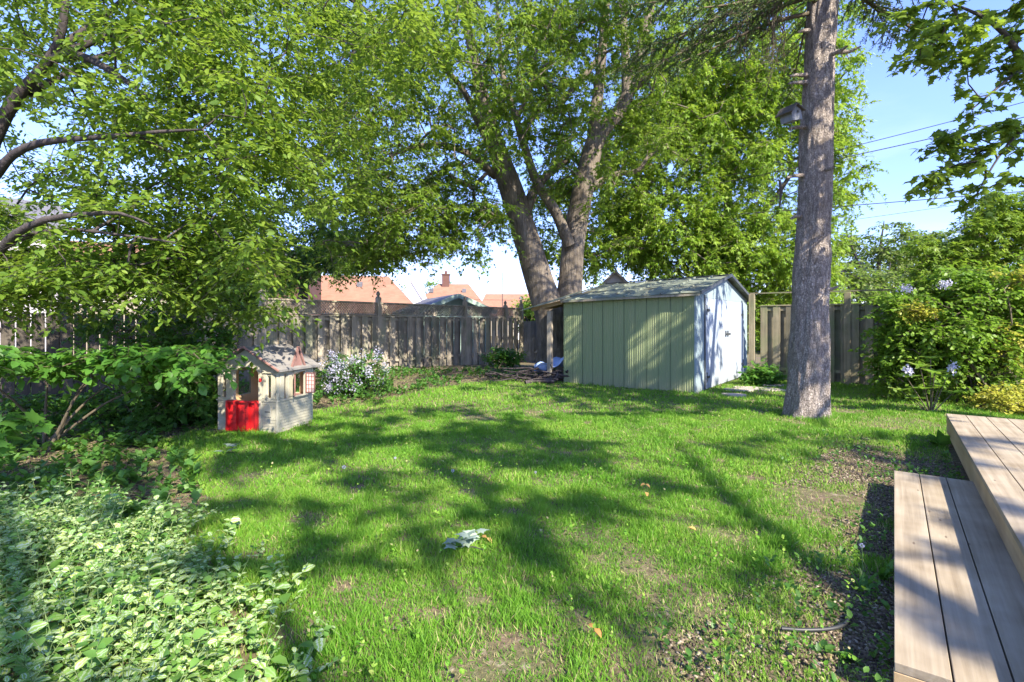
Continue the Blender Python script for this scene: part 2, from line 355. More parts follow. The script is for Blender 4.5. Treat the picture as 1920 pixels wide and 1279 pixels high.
def wood(name, c0, c1, c2, sc, knots=False, rough=.85, bs=.3, perobj=False, green=None):
    m, n, b = mat(name); v = coord(n, sc); a = noise(n, v, 1.0, 7, .6, .4); c = noise(n, coord(n, (1, 1, 1)), 3.2, 4)
    col = ramp(n, a, [(.28, c0), (.5, c1), (.72, c2)]); col = mix(n, .4, col, ramp(n, c, [(.3, c0), (.7, c2)]))
    g = nd(n, 'ShaderNodeNewGeometry'); rr = ramp(n, g.outputs['Random Per Island'], [(0, (.62, .62, .62)), (1, (1.25, 1.2, 1.15))])
    col = mix(n, 1.0, col, rr, 'MULTIPLY')
    if green:
        gm = ramp(n, noise(n, coord(n, (1.2, 1.2, .8)), 1.5, 3), [(.48, (0, 0, 0)), (.68, (.6, .6, .6))]); col = mix(n, gm, col, green)
    if knots:
        vo = nd(n, 'ShaderNodeTexVoronoi'); vo.inputs['Scale'].default_value = 1.0; n.links.new(coord(n, knots), vo.inputs['Vector'])
        kk = ramp(n, vo.outputs['Distance'], [(.03, (.8, .8, .8)), (.075, (0, 0, 0))]); col = mix(n, kk, col, (.10, .065, .04))
    n.links.new(col, b.inputs['Base Color']); b.inputs['Roughness'].default_value = rough; bump(n, b, a, bs, .01); return m
M['fence'] = wood('fence', (.13, .115, .09), (.27, .24, .19), (.41, .37, .30), (22, 22, 1.2), green=(.13, .17, .09))
M['fence_dark'] = wood('fence_dark', (.04, .034, .028), (.075, .065, .053), (.13, .115, .095), (22, 22, 1.2))
M['fence_grey'] = wood('fence_grey', (.10, .12, .14), (.17, .19, .22), (.24, .26, .30), (22, 22, 1.2))
M['fence_right'] = wood('fence_right', (.10, .09, .06), (.19, .17, .11), (.30, .26, .18), (22, 22, 1.2), green=(.12, .17, .06))
M['deck'] = wood('deck', (.20, .15, .09), (.38, .315, .22), (.55, .475, .36), (22, .8, 22), knots=(9.0, 2.6, 9.0), bs=.25)
M['deck_side'] = wood('deck_side', (.26, .18, .09), (.37, .27, .15), (.46, .36, .22), (10, .9, 10), bs=.15)
def simple(name, col, rough=.6, var=.12, sc=6, metal=0, bs=0):
    m, n, b = mat(name); a = noise(n, coord(n), sc, 6, .6)
    lo = tuple(c*(1-var) for c in col); hi = tuple(min(1, c*(1+var)) for c in col)
    n.links.new(ramp(n, a, [(.3, lo), (.7, hi)]), b.inputs['Base Color'])
    b.inputs['Roughness'].default_value = rough; b.inputs['Metallic'].default_value = metal
    if bs: bump(n, b, a, bs, .005)
    return m
def shedmat(name, col, dirt, streak=.35):
    m, n, b = mat(name); a = noise(n, coord(n, (3, 3, .6)), 2, 6, .6); c = noise(n, coord(n, (1, 1, 1)), 9, 5, .7)
    col = mix(n, ramp(n, a, [(.45, (0, 0, 0)), (.75, (streak,)*3)]), col, dirt)
    col = mix(n, ramp(n, c, [(.60, (0, 0, 0)), (.72, (.5, .5, .5))]), col, dirt)
    tcz = nd(n, 'ShaderNodeTexCoord'); s = nd(n, 'ShaderNodeSeparateXYZ'); n.links.new(tcz.outputs['Object'], s.inputs[0])
    low = ramp(n, s.outputs[2], [(0, (.55, .55, .55)), (.35, (0, 0, 0))]); col = mix(n, low, col, dirt)
    n.links.new(col, b.inputs['Base Color']); b.inputs['Roughness'].default_value = .65; b.inputs['Specular IOR Level'].default_value = .2; return m
M['shed_green'] = shedmat('shed_green', (.225, .272, .138), (.28, .275, .17))
M['shed_pale'] = shedmat('shed_pale', (.25, .32, .34), (.21, .22, .21))
M['shed_white'] = shedmat('shed_white', (.31, .365, .435), (.25, .26, .26))
M['shed_seam'] = simple('shed_seam', (.09, .12, .06), .6); M['shed_trim'] = simple('shed_trim', (.05, .055, .06), .5)
M['iron'] = simple('iron', (.03, .032, .035), .5)
M['plastic_cream'] = simple('plastic_cream', (.40, .375, .285), .5, .1, 4)
M['plastic_in'] = simple('plastic_in', (.62, .42, .22), .6, .1, 4)
M['plastic_red'] = simple('plastic_red', (.46, .012, .015), .38, .12, 3)
M['plastic_pink'] = simple('plastic_pink', (.25, .135, .115), .6, .25, 7)
M['plastic_shutter'] = simple('plastic_shutter', (.22, .10, .08), .6)
M['lattice_light'] = simple('lattice_light', (.62, .48, .44), .6)
M['black'] = simple('black', (.01, .01, .01), .6)
M['white'] = simple('white', (.72, .74, .76), .6, .05)
M['cable'] = simple('cable', (.02, .02, .022), .7)
def roofmat(name, c0, c1, dirtc, sc=(1, 1, 1)):
    m, n, b = mat(name)
    col = ramp(n, noise(n, coord(n, sc), 5, 6, .6), [(.3, c0), (.7, c1)])
    col = mix(n, ramp(n, noise(n, coord(n), 1.6, 5, .7), [(.5, (0, 0, 0)), (.66, (.75, .75, .75))]), col, dirtc)
    n.links.new(col, b.inputs['Base Color']); b.inputs['Roughness'].default_value = .8; b.inputs['Specular IOR Level'].default_value = .15; return m
M['shed_roof'] = roofmat('shed_roof', (.14, .165, .125), (.25, .275, .215), (.085, .07, .05))
M['toy_roof'] = roofmat('toy_roof', (.175, .165, .155), (.245, .23, .215), (.08, .07, .06))
def shingle(name, c0, c1, c2):
    m, n, b = mat(name); bk = nd(n, 'ShaderNodeTexBrick'); bk.inputs['Scale'].default_value = 1.0
    bk.inputs['Brick Width'].default_value = .33; bk.inputs['Row Height'].default_value = .14; bk.inputs['Mortar Size'].default_value = .008
    bk.inputs['Color1'].default_value = (*c0, 1); bk.inputs['Color2'].default_value = (*c1, 1); bk.inputs['Mortar'].default_value = (*c2, 1)
    v = coord(n); s = nd(n, 'ShaderNodeSeparateXYZ'); n.links.new(v, s.inputs[0]); c = nd(n, 'ShaderNodeCombineXYZ')
    ad = nd(n, 'ShaderNodeMath', operation='ADD'); n.links.new(s.outputs[0], ad.inputs[0]); n.links.new(s.outputs[1], ad.inputs[1])
    mz = nd(n, 'ShaderNodeMath', operation='MULTIPLY'); mz.inputs[1].default_value = 2.0; n.links.new(s.outputs[2], mz.inputs[0])
    n.links.new(ad.outputs[0], c.inputs[0]); n.links.new(mz.outputs[0], c.inputs[1]); n.links.new(c.outputs[0], bk.inputs['Vector'])
    col = mix(n, .5, bk.outputs[0], ramp(n, noise(n, coord(n), 1.3, 6, .7), [(.3, c2), (.7, c1)]))
    n.links.new(col, b.inputs['Base Color']); b.inputs['Roughness'].default_value = .9; return m
M['tile_orange'] = shingle('tile_orange', (.27, .13, .08), (.33, .175, .11), (.20, .09, .055))
M['brick_red'] = shingle('brick_red', (.085, .028, .02), (.12, .042, .03), (.12, .09, .075))
M['shingle_grey'] = shingle('shingle_grey', (.10, .10, .12), (.16, .16, .18), (.06, .06, .07))
M['shingle_old'] = shingle('shingle_old', (.20, .17, .15), (.34, .30, .27), (.10, .08, .07))
M['stucco'] = simple('stucco', (.30, .265, .21), .9, .08); M['stucco_grey'] = simple('stucco_grey', (.42, .40, .42), .9, .08)
M['garage_green'] = simple('garage_green', (.30, .40, .34), .7)
m, n, b = mat('glass_dark'); b.inputs['Base Color'].default_value = (.05, .06, .07, 1); b.inputs['Roughness'].default_value = .08; M['glass'] = m
# ground
m, n, b = mat('soil')
a = noise(n, coord(n), 1.7, 8, .65); c = noise(n, coord(n), 28, 6, .7); d_ = noise(n, coord(n), .45, 3)
col = ramp(n, c, [(.3, (.055, .037, .02)), (.52, (.14, .10, .06)), (.72, (.27, .21, .135))])
col = mix(n, ramp(n, a, [(.42, (0, 0, 0)), (.6, (.5, .5, .5))]), col, (.09, .12, .03))
col = mix(n, ramp(n, noise(n, coord(n), 7, 5, .7), [(.58, (0, 0, 0)), (.75, (.7, .7, .7))]), col, (.40, .33, .26))
n.links.new(col, b.inputs['Base Color']); b.inputs['Roughness'].default_value = .95; bump(n, b, c, .6, .03); M['soil'] = m
m, n, b = mat('pebble')
a_ = nd(n, 'ShaderNodeNewGeometry'); n.links.new(ramp(n, a_.outputs['Random Per Island'], [(0, (.04, .027, .017)), (.5, (.11, .078, .048)), (.88, (.20, .155, .10)), (1, (.36, .31, .24))]), b.inputs['Base Color']); b.inputs['Roughness'].default_value = .8; M['pebble'] = m
m, n, b = mat('chip')
a_ = nd(n, 'ShaderNodeNewGeometry'); n.links.new(ramp(n, a_.outputs['Random Per Island'], [(0, (.025, .018, .013)), (.7, (.08, .055, .04)), (1, (.28, .21, .14))]), b.inputs['Base Color']); b.inputs['Roughness'].default_value = .9; M['chip'] = m
M['stone'] = simple('stone', (.38, .32, .27), .9, .25, 5, bs=.4)
M['tarp'] = simple('tarp', (.30, .42, .70), .45, .2)

# ------------------------------------------------------------------ ground
U = np.array((-.80, .60)); V_ = np.array((.60, .80)); YA = -R(36.87)       # yard axes; local x = -U, local y = V
def axis(a, b, step0, far):
    x = list(np.arange(a, b, step0)); s = step0; l = [x[0]]
    while l[-1] > -far: s *= 1.35; l.append(l[-1]-s)
    r_ = [x[-1]]; s = step0
    while r_[-1] < far: s *= 1.35; r_.append(r_[-1]+s)
    return np.array(l[::-1][:-1]+x+r_[1:])
gx = axis(-14, 14, .16, 600); gy = axis(-3, 26, .16, 600)
X, Y = np.meshgrid(gx, gy); Z = gz(X, Y); nx, ny = len(gx), len(gy)
ii = (np.arange(ny-1)[:, None]*nx+np.arange(nx-1)[None]).ravel()
tag(npmesh('ground', np.stack([X, Y, Z], -1).reshape(-1, 3), [np.stack([ii, ii+1, ii+nx+1, ii+nx], -1)], M['soil'], smooth=True), kind='structure')

STEP_P = np.array((1.486, 1.985)); DECK_P = np.array((2.57, 2.56))
BED = [(-2.4, 3.9), (-3.2, 5.2), (-4.4, 6.3), (-4.3, 7.7), (-2.9, 9.4), (-2.2, 10.6), (-1.2, 12.6), (.3, 13.4), (1.5, 12.8), (2.0, 14), (1.2, 25), (-30, 25), (-30, 3.2), (-3.0, 3.2)]
GC = [(-.75, 1.0), (-1.0, 2.1), (-1.45, 2.75), (-1.9, 3.2), (-2.7, 3.85), (-4.8, 4.1), (-4.8, .8)]
SHED_A = np.array((3.89, 10.77))
def yard(x, y, o):
    dx = x-o[0]; dy = y-o[1]; return dx*U[0]+dy*U[1], dx*V_[0]+dy*V_[1]
PATCH = [(1250, 1075, .26), (1200, 1065, .16), (900, 1255, .2), (560, 975, .16), (1530, 935, .3), (1690, 797, .5), (1440, 1180, .3), (960, 1235, .14), (910, 782, .25), (1470, 790, .3), (1120, 1050, .1), (480, 890, .14), (1380, 1010, .22), (1560, 985, .3), (1330, 1120, .25), (1290, 1240, .16), (1650, 800, .4), (640, 1100, .06)]
def bare(x, y):
    """0 = full grass, 1 = no grass"""
    p = np.stack([x, y], -1); nz = vnoise(p, 1.6)*.6+vnoise(p, 5.1)*.4
    u, v = yard(x, y, STEP_P)
    g = .93*sstep(.85, .15, u+(nz-.5)*1.7)*(v < 5.6)*sstep(5.6, 4.4, v)
    r_ = g.copy()
    for px, py, rad in PATCH:
        c = G(px, py); dd = np.hypot(x-c[0], (y-c[1]))
        r_ = np.maximum(r_, sstep(1.5*rad, .4*rad, dd+(nz-.5)*3.6*rad)*.68)
    r_ = np.maximum(r_, sstep(.64, .76, vnoise(p, 2.7)*.5+vnoise(p, 8.)*.5)*.7)
    r_ = np.maximum(r_, inpoly(x+(nz-.5)*.5, y+(nz-.5)*.5, BED)*.93)
    return r_
def blocked(x, y):
    u, v = yard(x, y, SHED_A); b_ = (u > -.02) & (u < 3.3) & (v > 0) & (v < 4.7)
    u, v = yard(x, y, STEP_P); b_ |= (u < .0) & (u > -.56) & (v > 0) & (v < 3.2)
    u, v = yard(x, y, DECK_P); b_ |= (u < .01) & (v < 4.8) & (v > -6) & (u > -3)
    b_ |= np.hypot(x-4.65, y-8.05) < .3
    b_ |= inpoly(x, y, [(-3.2, 6.95), (-4.12, 7.18), (-3.92, 8), (-3.0, 7.76)])
    return b_
# grass blades
def blades(n, y0, y1, h, wd, seed):
    r_ = np.random.default_rng(seed)
    y = np.sqrt(r_.random(n)*(y1**2-y0**2)+y0**2); x = (r_.random(n)*2-1)*(1.05*y+.3)
    B = bare(x, y); k = (r_.random(n) > B) & ~blocked(x, y)
    k &= ~inpoly(x, y, GC) | (r_.random(n) < .2)
    k &= vnoise(np.stack([x, y], -1), 14)*.6+r_.random(n)*.6 > .28
    u, v = yard(x, y, (-3.79, 16.46)); k &= (u < 0)
    x = x[k]; y = y[k]; n = len(x); P = np.stack([x, y, gz(x, y)-.005], -1)
    hs = h*(.35+1.0*r_.random(n))*(.35+1.4*vnoise(np.stack([x, y], -1), 3.1)*vnoise(np.stack([x, y], -1), 9.1)*1.5)*(1-.4*B[k])
    lean = r_.normal(size=(n, 2))*.42; D = np.stack([lean[:, 0], lean[:, 1], np.ones(n)], -1)
    N = np.stack([r_.normal(size=n), r_.normal(size=n), np.zeros(n)], -1)
    T = np.array([(0, .5, 0), (0, -.5, 0), (.55, .42, -.05), (.55, -.42, -.05), (1, 0, -.28)]); A = np.array([(0, 1), (0, -1), (.5, 1), (.5, -1), (1, 0)], float)
    D /= np.linalg.norm(D, axis=1)[:, None]; Yv = np.cross(N, D); Yv /= np.linalg.norm(Yv, axis=1)[:, None]; Zv = np.cross(D, Yv)
    wv = wd*(.6+.8*r_.random(n))
    V = P[:, None]+T[None, :, 0:1]*D[:, None]*hs[:, None, None]+T[None, :, 1:2]*Yv[:, None]*wv[:, None, None]+T[None, :, 2:3]*Zv[:, None]*hs[:, None, None]
    o = (np.arange(n)*5)[:, None]
    rn = np.clip(.50*vnoise(np.stack([x, y], -1), 2.2)+.5*r_.random(n)-.03, 0, .9); rn[r_.random(n) < .03+.3*B[k]] = .99
    at = np.concatenate([np.broadcast_to(A[None], (n, 5, 2)), np.broadcast_to(rn[:, None, None], (n, 5, 1))], -1).reshape(-1, 3)
    return V.reshape(-1, 3), [np.array([[0, 1, 3, 2]])+o, np.array([[2, 3, 4]])+o], at
Vv, Ff, Aa = merge([blades(330000, 1.6, 4.6, .056, .0042, 1), blades(330000, 4.6, 8.5, .058, .0068, 2), blades(200000, 8.5, 15, .065, .012, 3)])
tag(npmesh('grass', Vv, Ff, M['grass'], attr=Aa), 'short green lawn grass in sun and shade, worn thin in places', 'grass', kind='stuff')

def pebbles(n, fn, size, flat, seed, m_, name, label, cat):
    r_ = np.random.default_rng(seed); x, y = fn(n, r_); k = ~blocked(x, y); x = x[k]; y = y[k]; n = len(x)
    T = np.array([(1, 0, 0), (.3, .9, .1), (-.8, .5, 0), (-.7, -.6, .1), (.4, -.8, 0), (.1, .05, .6), (-.1, 0, -.5)])
    Fc = np.array([(0, 1, 5), (1, 2, 5), (2, 3, 5), (3, 4, 5), (4, 0, 5), (1, 0, 6), (2, 1, 6), (3, 2, 6), (4, 3, 6), (0, 4, 6)])
    a = r_.random(n)*6.28; s = size*(.5+1.1*r_.random(n)); c_, s_ = np.cos(a), np.sin(a)
    jx = T[None, :, 0]*(1+.3*r_.normal(size=(n, 7))); jy = T[None, :, 1]*(1+.3*r_.normal(size=(n, 7)))*flat[0]; jz = T[None, :, 2]*flat[1]
    V = np.stack([(jx*c_[:, None]-jy*s_[:, None])*s[:, None]+x[:, None], (jx*s_[:, None]+jy*c_[:, None])*s[:, None]+y[:, None],
                  (jz+r_.normal(size=(n, 1))*.1*jx)*s[:, None]+gz(x, y)[:, None]+.2*s[:, None]], -1).reshape(-1, 3)
    tag(npmesh(name, V, [(Fc[None]+(np.arange(n)*7)[:, None, None]).reshape(-1, 3)], m_), label, cat, kind='stuff')
def f_gravel(n, r_):
    u = r_.random(n)**1.5*.95; v = r_.random(n)*6.2-.6; x = STEP_P[0]+U[0]*u+V_[0]*v; y = STEP_P[1]+U[1]*u+V_[1]*v
    k = vnoise(np.stack([x, y], -1), 2.1) > u*.8-.02; return x[k], y[k]
def f_gravel2(n, r_):
    a, b_ = f_gravel(n, r_); u = -r_.random(n//3)*.6; v = 3.2+r_.random(n//3)*1.6
    return np.concatenate([a, STEP_P[0]+U[0]*u+V_[0]*v]), np.concatenate([b_, STEP_P[1]+U[1]*u+V_[1]*v])
pebbles(26000, f_gravel2, .011, (.8, .7), 4, M['pebble'], 'gravel', 'small tan pebbles showing beside the wooden step', 'gravel')
def f_bed(n, r_):
    y = 3+r_.random(n)**.8*13; x = -y*1.08+r_.random(n)*y*1.3; k = inpoly(x, y, BED); return x[k], y[k]
pebbles(60000, f_bed, .022, (.35, .25), 5, M['chip'], 'mulch', 'dark dry litter and bark chips in the planting bed along the fence', 'mulch')

r_ = np.random.default_rng(77); n = 90000; y = 1.7+r_.random(n)**.8*12; x = (r_.random(n)*2-1)*y*1.03; B = bare(x, y); k = (r_.random(n) < B*.9-.12) & ~blocked(x, y); x = x[k]; y = y[k]; n = len(x)
D = np.stack([r_.normal(size=n), r_.normal(size=n), np.abs(r_.normal(size=n))*.15], -1); d = leaves(np.stack([x, y, gz(x, y)+.006], -1), D, np.tile([[0, 0, 1.]], (n, 1))+r_.normal(size=(n, 3))*.3, .05*(.4+r_.random(n))*(1+y*.06), T_strip(.045, -.15, 1), r_, rnd=np.where(r_.random(n) < .62, .99, r_.random(n)*.9))
tag(npmesh('thatch', d[0], d[1], M['grass'], attr=d[2]), 'dry straw and thin sprouts lying over the worn patches of lawn', 'thatch', kind='stuff')

# ------------------------------------------------------------------ trees
def tree(name, label, cat, base, limbs, C, leafm, barkm, rng, size=.1, tpl=None, twigs=5, per=8, length=.5, flat=.5, droop=.3, hang=.35, tip=.006, seg=.45, jit=.35, group=None, sides=14, flare=None, rough=.05, stepf=.25, out=False, crown_name='crown', trunk_name='trunk', up=1.0, nseed=.35):
    root = empty(name, base, 0, label, cat, group); b0 = np.array(base, float)
    VV = []; QQ = []; o = 0; SP = []; SPar = []
    for li, lb in enumerate(limbs):
        pts = np.array([l[:3] for l in lb]); rr = [l[3] for l in lb]
        big = rr[0] > .12
        if name == 'maple_tree' and li < 13: rr = [x_*.88 for x_ in rr]
        v, q = sweep(pts, rr, sides if big else 8, stepf if big else .3, rough if big else .03, seed=li*7.3, flare=flare if li == 0 else None)
        VV.append(v); QQ.append(q+o); o += len(v)
        ps, rs = resample(pts, rr, nseed); n0 = len(SP)
        for i, p in enumerate(ps): SP.append(p); SPar.append(n0+i-1 if i else (n0 if n0 else -1))
    SP = np.array(SP); SPar = np.array(SPar); zt = SP[:, 2].max()
    keep = SP[:, 2] > min(C[:, 2].min()-.3, zt-.5)
    Pa, Pb, ra, rb = grow(SP[keep], np.full(keep.sum(), 0), C, rng, seg=seg, tip=tip)
    v, q = tubes(Pa, Pb, ra, rb, 5); VV.append(v); QQ.append(q+o); o += len(v)
    od = None
    if out: od = C-SP.mean(0); od /= np.linalg.norm(od, axis=1)[:, None]+1e-9
    data, (s, e) = sprays(C, rng, twigs, per, length, size, tpl, flat, droop, out=od, hang=hang, jit=jit, up=up)
    v, q = tubes(s, e, np.full(len(s), tip*.5), np.full(len(s), tip*.3), 3); VV.append(v); QQ.append(q+o)
    npmesh(trunk_name, np.vstack(VV)-b0, [np.vstack(QQ)], barkm, root, smooth=True)
    npmesh(crown_name, data[0]-b0, data[1], leafm, root, attr=data[2])
    return root
def ell(n, c, r_, rng, shell=.35):
    d = unit(n, rng); t = (shell+(1-shell)*rng.random(n)**.6)[:, None]
    return np.array(c)+d*t*np.array(r_)
def proj(C): return CX+C[:, 0]/C[:, 1]*F, HY-(C[:, 2]-CH)/C[:, 1]*F
def gaps(C, scale, thr): return C[vnoise(C+50, scale) > thr]
def drop(C, boxes):
    px, py = proj(C); k = np.ones(len(C), bool)
    for x0, x1, y0, y1 in boxes: k &= ~((C[:, 1] > .5) & (px > x0) & (px < x1) & (py > y0) & (py < y1))
    return C[k]
def LB(*p): return [tuple(W(a, b, d))+(r_,) for a, b, d, r_ in p]

SUNZ = [(860, 745, .9), (1000, 765, .6), (1120, 800, .8), (1280, 800, .8), (1400, 790, .6), (1200, 850, .5), (730, 850, .35), (440, 905, .35), (545, 900, .28), (640, 880, .12), (715, 1150, .25), (700, 1220, .22), (840, 1215, .22),
        (1190, 1010, .2), (1240, 1070, .28), (1400, 985, .4), (1450, 880, .5), (1350, 905, .35), (1380, 1150, .3), (1110, 905, .3), (850, 945, .18), (1700, 790, .6), (1560, 960, .4), (900, 1250, .15), (200, 1190, .22), (80, 1120, .2), (300, 1240, .2), (990, 1240, .15), (120, 980, .25), (300, 1000, .2), (380, 1120, .2), (60, 1230, .3), (200, 1080, .2), (640, 965, .15), (1290, 960, .25), (1500, 1050, .3), (930, 890, .15), (770, 800, .4)]
_r = np.random.default_rng(9); SUNZ += [(_r.uniform(350, 1450), _r.uniform(850, 1270), .05) for _ in range(75)]
def lit(C):  # drops leaf clusters whose shadow would cover the chosen sun patches
    S = C[:, :2]-np.array(sd)[None, :2]*(C[:, 2:3]/sd[2]); k = np.ones(len(C), bool)
    for px, py, r_ in SUNZ: k &= np.hypot(*(S-G(px, py)[:2]).T) > r_+.16
    return C[k]
# big twin-stemmed maple
D0 = 15.7; rg = np.random.default_rng(21)
bm = W(1043, 690, D0); bm[2] = -.1
limbs = [
    [(bm[0], bm[1], -.15, .66)]+LB((1040, 650, D0, .58), (1034, 600, D0, .55), (1012, 530, D0, .50), (985, 440, D0, .44), (957, 352, D0-.1, .40), (930, 275, D0-.2, .32), (908, 190, D0-.3, .22), (884, 90, D0-.6, .16), (868, -40, D0-1, .10), (860, -200, D0-1, .05)),
    [(bm[0]+.3, bm[1]+.1, -.15, .45)]+LB((1060, 640, D0, .48), (1068, 545, D0+.1, .43), (1076, 450, D0+.1, .40), (1096, 345, D0, .37), (1118, 262, D0, .32), (1140, 232, D0, .26), (1166, 200, D0, .22), (1192, 130, D0, .19), (1214, 40, D0, .16), (1240, -80, D0, .12), (1270, -240, D0, .06)),
    LB((1110, 290, D0, .24), (1116, 220, D0-.1, .21), (1124, 150, D0-.1, .18), (1132, 60, D0-.2, .15), (1142, -60, D0-.3, .11), (1150, -220, D0-.4, .05)),
    LB((1068, 460, D0-.3, .20), (1040, 395, D0-.5, .17), (1007, 342, D0-.6, .15), (985, 280, D0-.7, .13), (965, 215, D0-.8, .11), (945, 150, D0-.9, .09), (935, 60, D0-1, .07), (930, -60, D0-1, .04)),
    LB((965, 225, D0-.8, .09), (985, 190, D0-.8, .08), (1003, 130, D0-.8, .06), (1010, 20, D0-.8, .04)),
    LB((960, 225, D0-.8, .07), (930, 205, D0-.9, .06), (905, 170, D0-1.2, .05), (880, 120, D0-1.6, .03)),
    LB((985, 395, D0, .22), (1010, 345, D0+.3, .16), (1050, 310, D0+.6, .11), (1085, 285, D0+1, .06)),
    LB((1112, 350, D0, .13), (1150, 328, D0, .10), (1195, 320, D0-.2, .08), (1215, 295, D0-.3, .06), (1250, 270, D0-.5, .03)),
    LB((925, 275, D0-.2, .2), (895, 225, D0-.5, .13), (875, 180, D0-1, .10), (845, 140, D0-1.5, .08), (800, 110, D0-2, .06), (760, 75, D0-2.5, .04), (700, 30, D0-3, .02)),
    LB((1176, 190, D0, .18), (1172, 90, D0+.3, .15), (1168, 0, D0+.5, .12), (1160, -120, D0+.6, .06)),
    LB((1175, 180, D0, .13), (1230, 130, D0-.5, .1), (1290, 90, D0-1, .07), (1350, 20, D0-1.4, .04)),
    LB((930, 330, D0, .16), (880, 290, D0-.6, .11), (820, 270, D0-1.2, .08), (740, 290, D0-1.6, .05), (680, 340, D0-2, .03)),
    LB((1040, 210, D0+1.2, .12), (1075, 165, D0+1.2, .11), (1120, 110, D0+1.2, .09), (1160, 20, D0+1.2, .06)),
]
C = np.vstack([ell(680, (-1.2, 14.8, 9.5), (5.2, 4.6, 5.2), rg), ell(75, (-.5, 12.4, 9.6), (3.8, 1.5, 3.6), rg, .1), ell(230, (-3.8, 14.0, 5.6), (3.0, 3.4, 2.7), rg), ell(260, (2.8, 15.5, 9.8), (3.6, 3.6, 5.2), rg),
               ell(70, (1.5, 17.4, 5.0), (1.6, 1.5, 1.8), rg), ell(130, (-4.2, 11.5, 7.8), (2.5, 2.4, 2.4), rg)])
C = gaps(C, .9, .40)
C = np.vstack([C, np.array([W(700+rg.random()*250, 385+rg.random()*95, 12.5+rg.random()*3.5) for _ in range(48)]), np.array([W(620+rg.random()*320, 330+rg.random()*170, 12.5+rg.random()*3.5) for _ in range(95)]), np.array([W(880+rg.random()*340, 20+rg.random()*300, 12.6+rg.random()*1.6) for _ in range(40)])])
C = drop(C, [(-400, 560, 330, 2000), (560, 640, 540, 2000), (640, 1200, 520, 2000), (745, 985, 475, 700), (985, 1100, 380, 700), (900, 1000, 455, 700), (945, 1000, 330, 430), (1590, 3000, -900, 2000)])
def mflare(z, a): f = math.exp(-max(0, z)/.45); return 1+f*(.22+.16*np.cos(5*a+1))
tree('maple_tree', 'big old maple with two thick grey trunks forking up behind the green shed', 'tree', (bm[0], bm[1], 0), limbs, C, M['leaf_maple'], M['bark_maple'], rg,
     size=.15, tpl=T_star(), twigs=6, per=13, length=.62, flat=.6, droop=.45, hang=.5, tip=.009, seg=.6, sides=28, flare=mflare, stepf=.12)

# bright tree mass behind shed
rg = np.random.default_rng(22)
bt = np.array((8.6, 20.5, 0))
limbs = [[(8.6, 20.5, -.2, .35), (8.5, 20.4, 3, .28), (8.7, 20.5, 6, .2), (8.5, 20.3, 9, .12), (8.6, 20, 13, .04)],
         [(8.5, 20.4, 3, .16), (6.6, 19.8, 5.5, .1), (5.3, 19.4, 8.5, .04)], [(8.6, 20.4, 4, .16), (10.4, 20, 6.5, .1), (11.8, 19.5, 9, .04)]]
C = np.vstack([ell(620, (8.2, 20, 6.9), (5.4, 3.6, 5.6), rg, .55), ell(260, (5.6, 19.4, 4.2), (3.2, 2.6, 2.8), rg, .5), ell(200, (9.4, 18.8, 3.6), (2.8, 2.0, 2.2), rg, .5), ell(230, (9, 20, 11.5), (4.6, 4, 3.5), rg, .3)])
C = np.vstack([C, ell(190, (7.6, 19, 8.8), (4.6, 2.0, 3.6), rg, .1)]); C = gaps(C, 1.1, .22); C = np.vstack([C, np.array([W(1000+rg.random()*110, 300+rg.random()*190, 17.5+rg.random()*2.5) for _ in range(40)])]); C = drop(C, [(-500, 990, 0, 1000), (990, 1090, 505, 1000), (1085, 1215, 500, 1000), (1672, 3000, -900, 900), (1615, 3000, 215, 290), (1600, 3000, 395, 700), (1640, 3000, -900, 150)])
tree('maple_tree', 'tall bright yellow green maple filling the view behind the shed, left of the spruce trunk', 'tree', bt, limbs, C, M['leaf_bright'], M['bark_maple'], rg,
     size=.19, tpl=T_star(), twigs=7, per=13, length=.7, flat=.8, droop=.6, hang=.6, tip=.01, seg=.7)

# dark round tree behind lattice fence
rg = np.random.default_rng(23)
b_ = W(568, 600, 19.5)
limbs = [[(b_[0], 19.5, -.2, .22)]+LB((566, 590, 19.5, .2), (570, 540, 19.5, .17), (580, 500, 19.5, .13), (600, 440, 19.5, .09), (610, 370, 19.5, .04)),
         LB((570, 540, 19.5, .13), (540, 500, 19.3, .10), (510, 450, 19, .07), (490, 390, 19, .03)), LB((578, 505, 19.5, .1), (640, 470, 19.3, .07), (700, 460, 19, .03))]
C = np.vstack([ell(170, W(560, 430, 19.3), (2.9, 2.2, 1.9), rg, .3), ell(110, W(690, 470, 18.6), (1.9, 1.8, 1.1), rg, .3), ell(60, W(600, 500, 18.6), (1.9, 1.3, .8), rg, .3)])
C = drop(gaps(C, 1.3, .36), [(600, 1000, 505, 900), (765, 1000, 300, 900)])
tree('round_tree', 'dark green round-headed tree with a forked trunk behind the lattice fence', 'tree', (b_[0], b_[1], 0), limbs, C, M['leaf_dark'], M['bark_dark'], rg,
     size=.13, tpl=T_diamond(.32), twigs=7, per=11, length=.5, flat=.7, droop=.4, hang=.4, tip=.008)

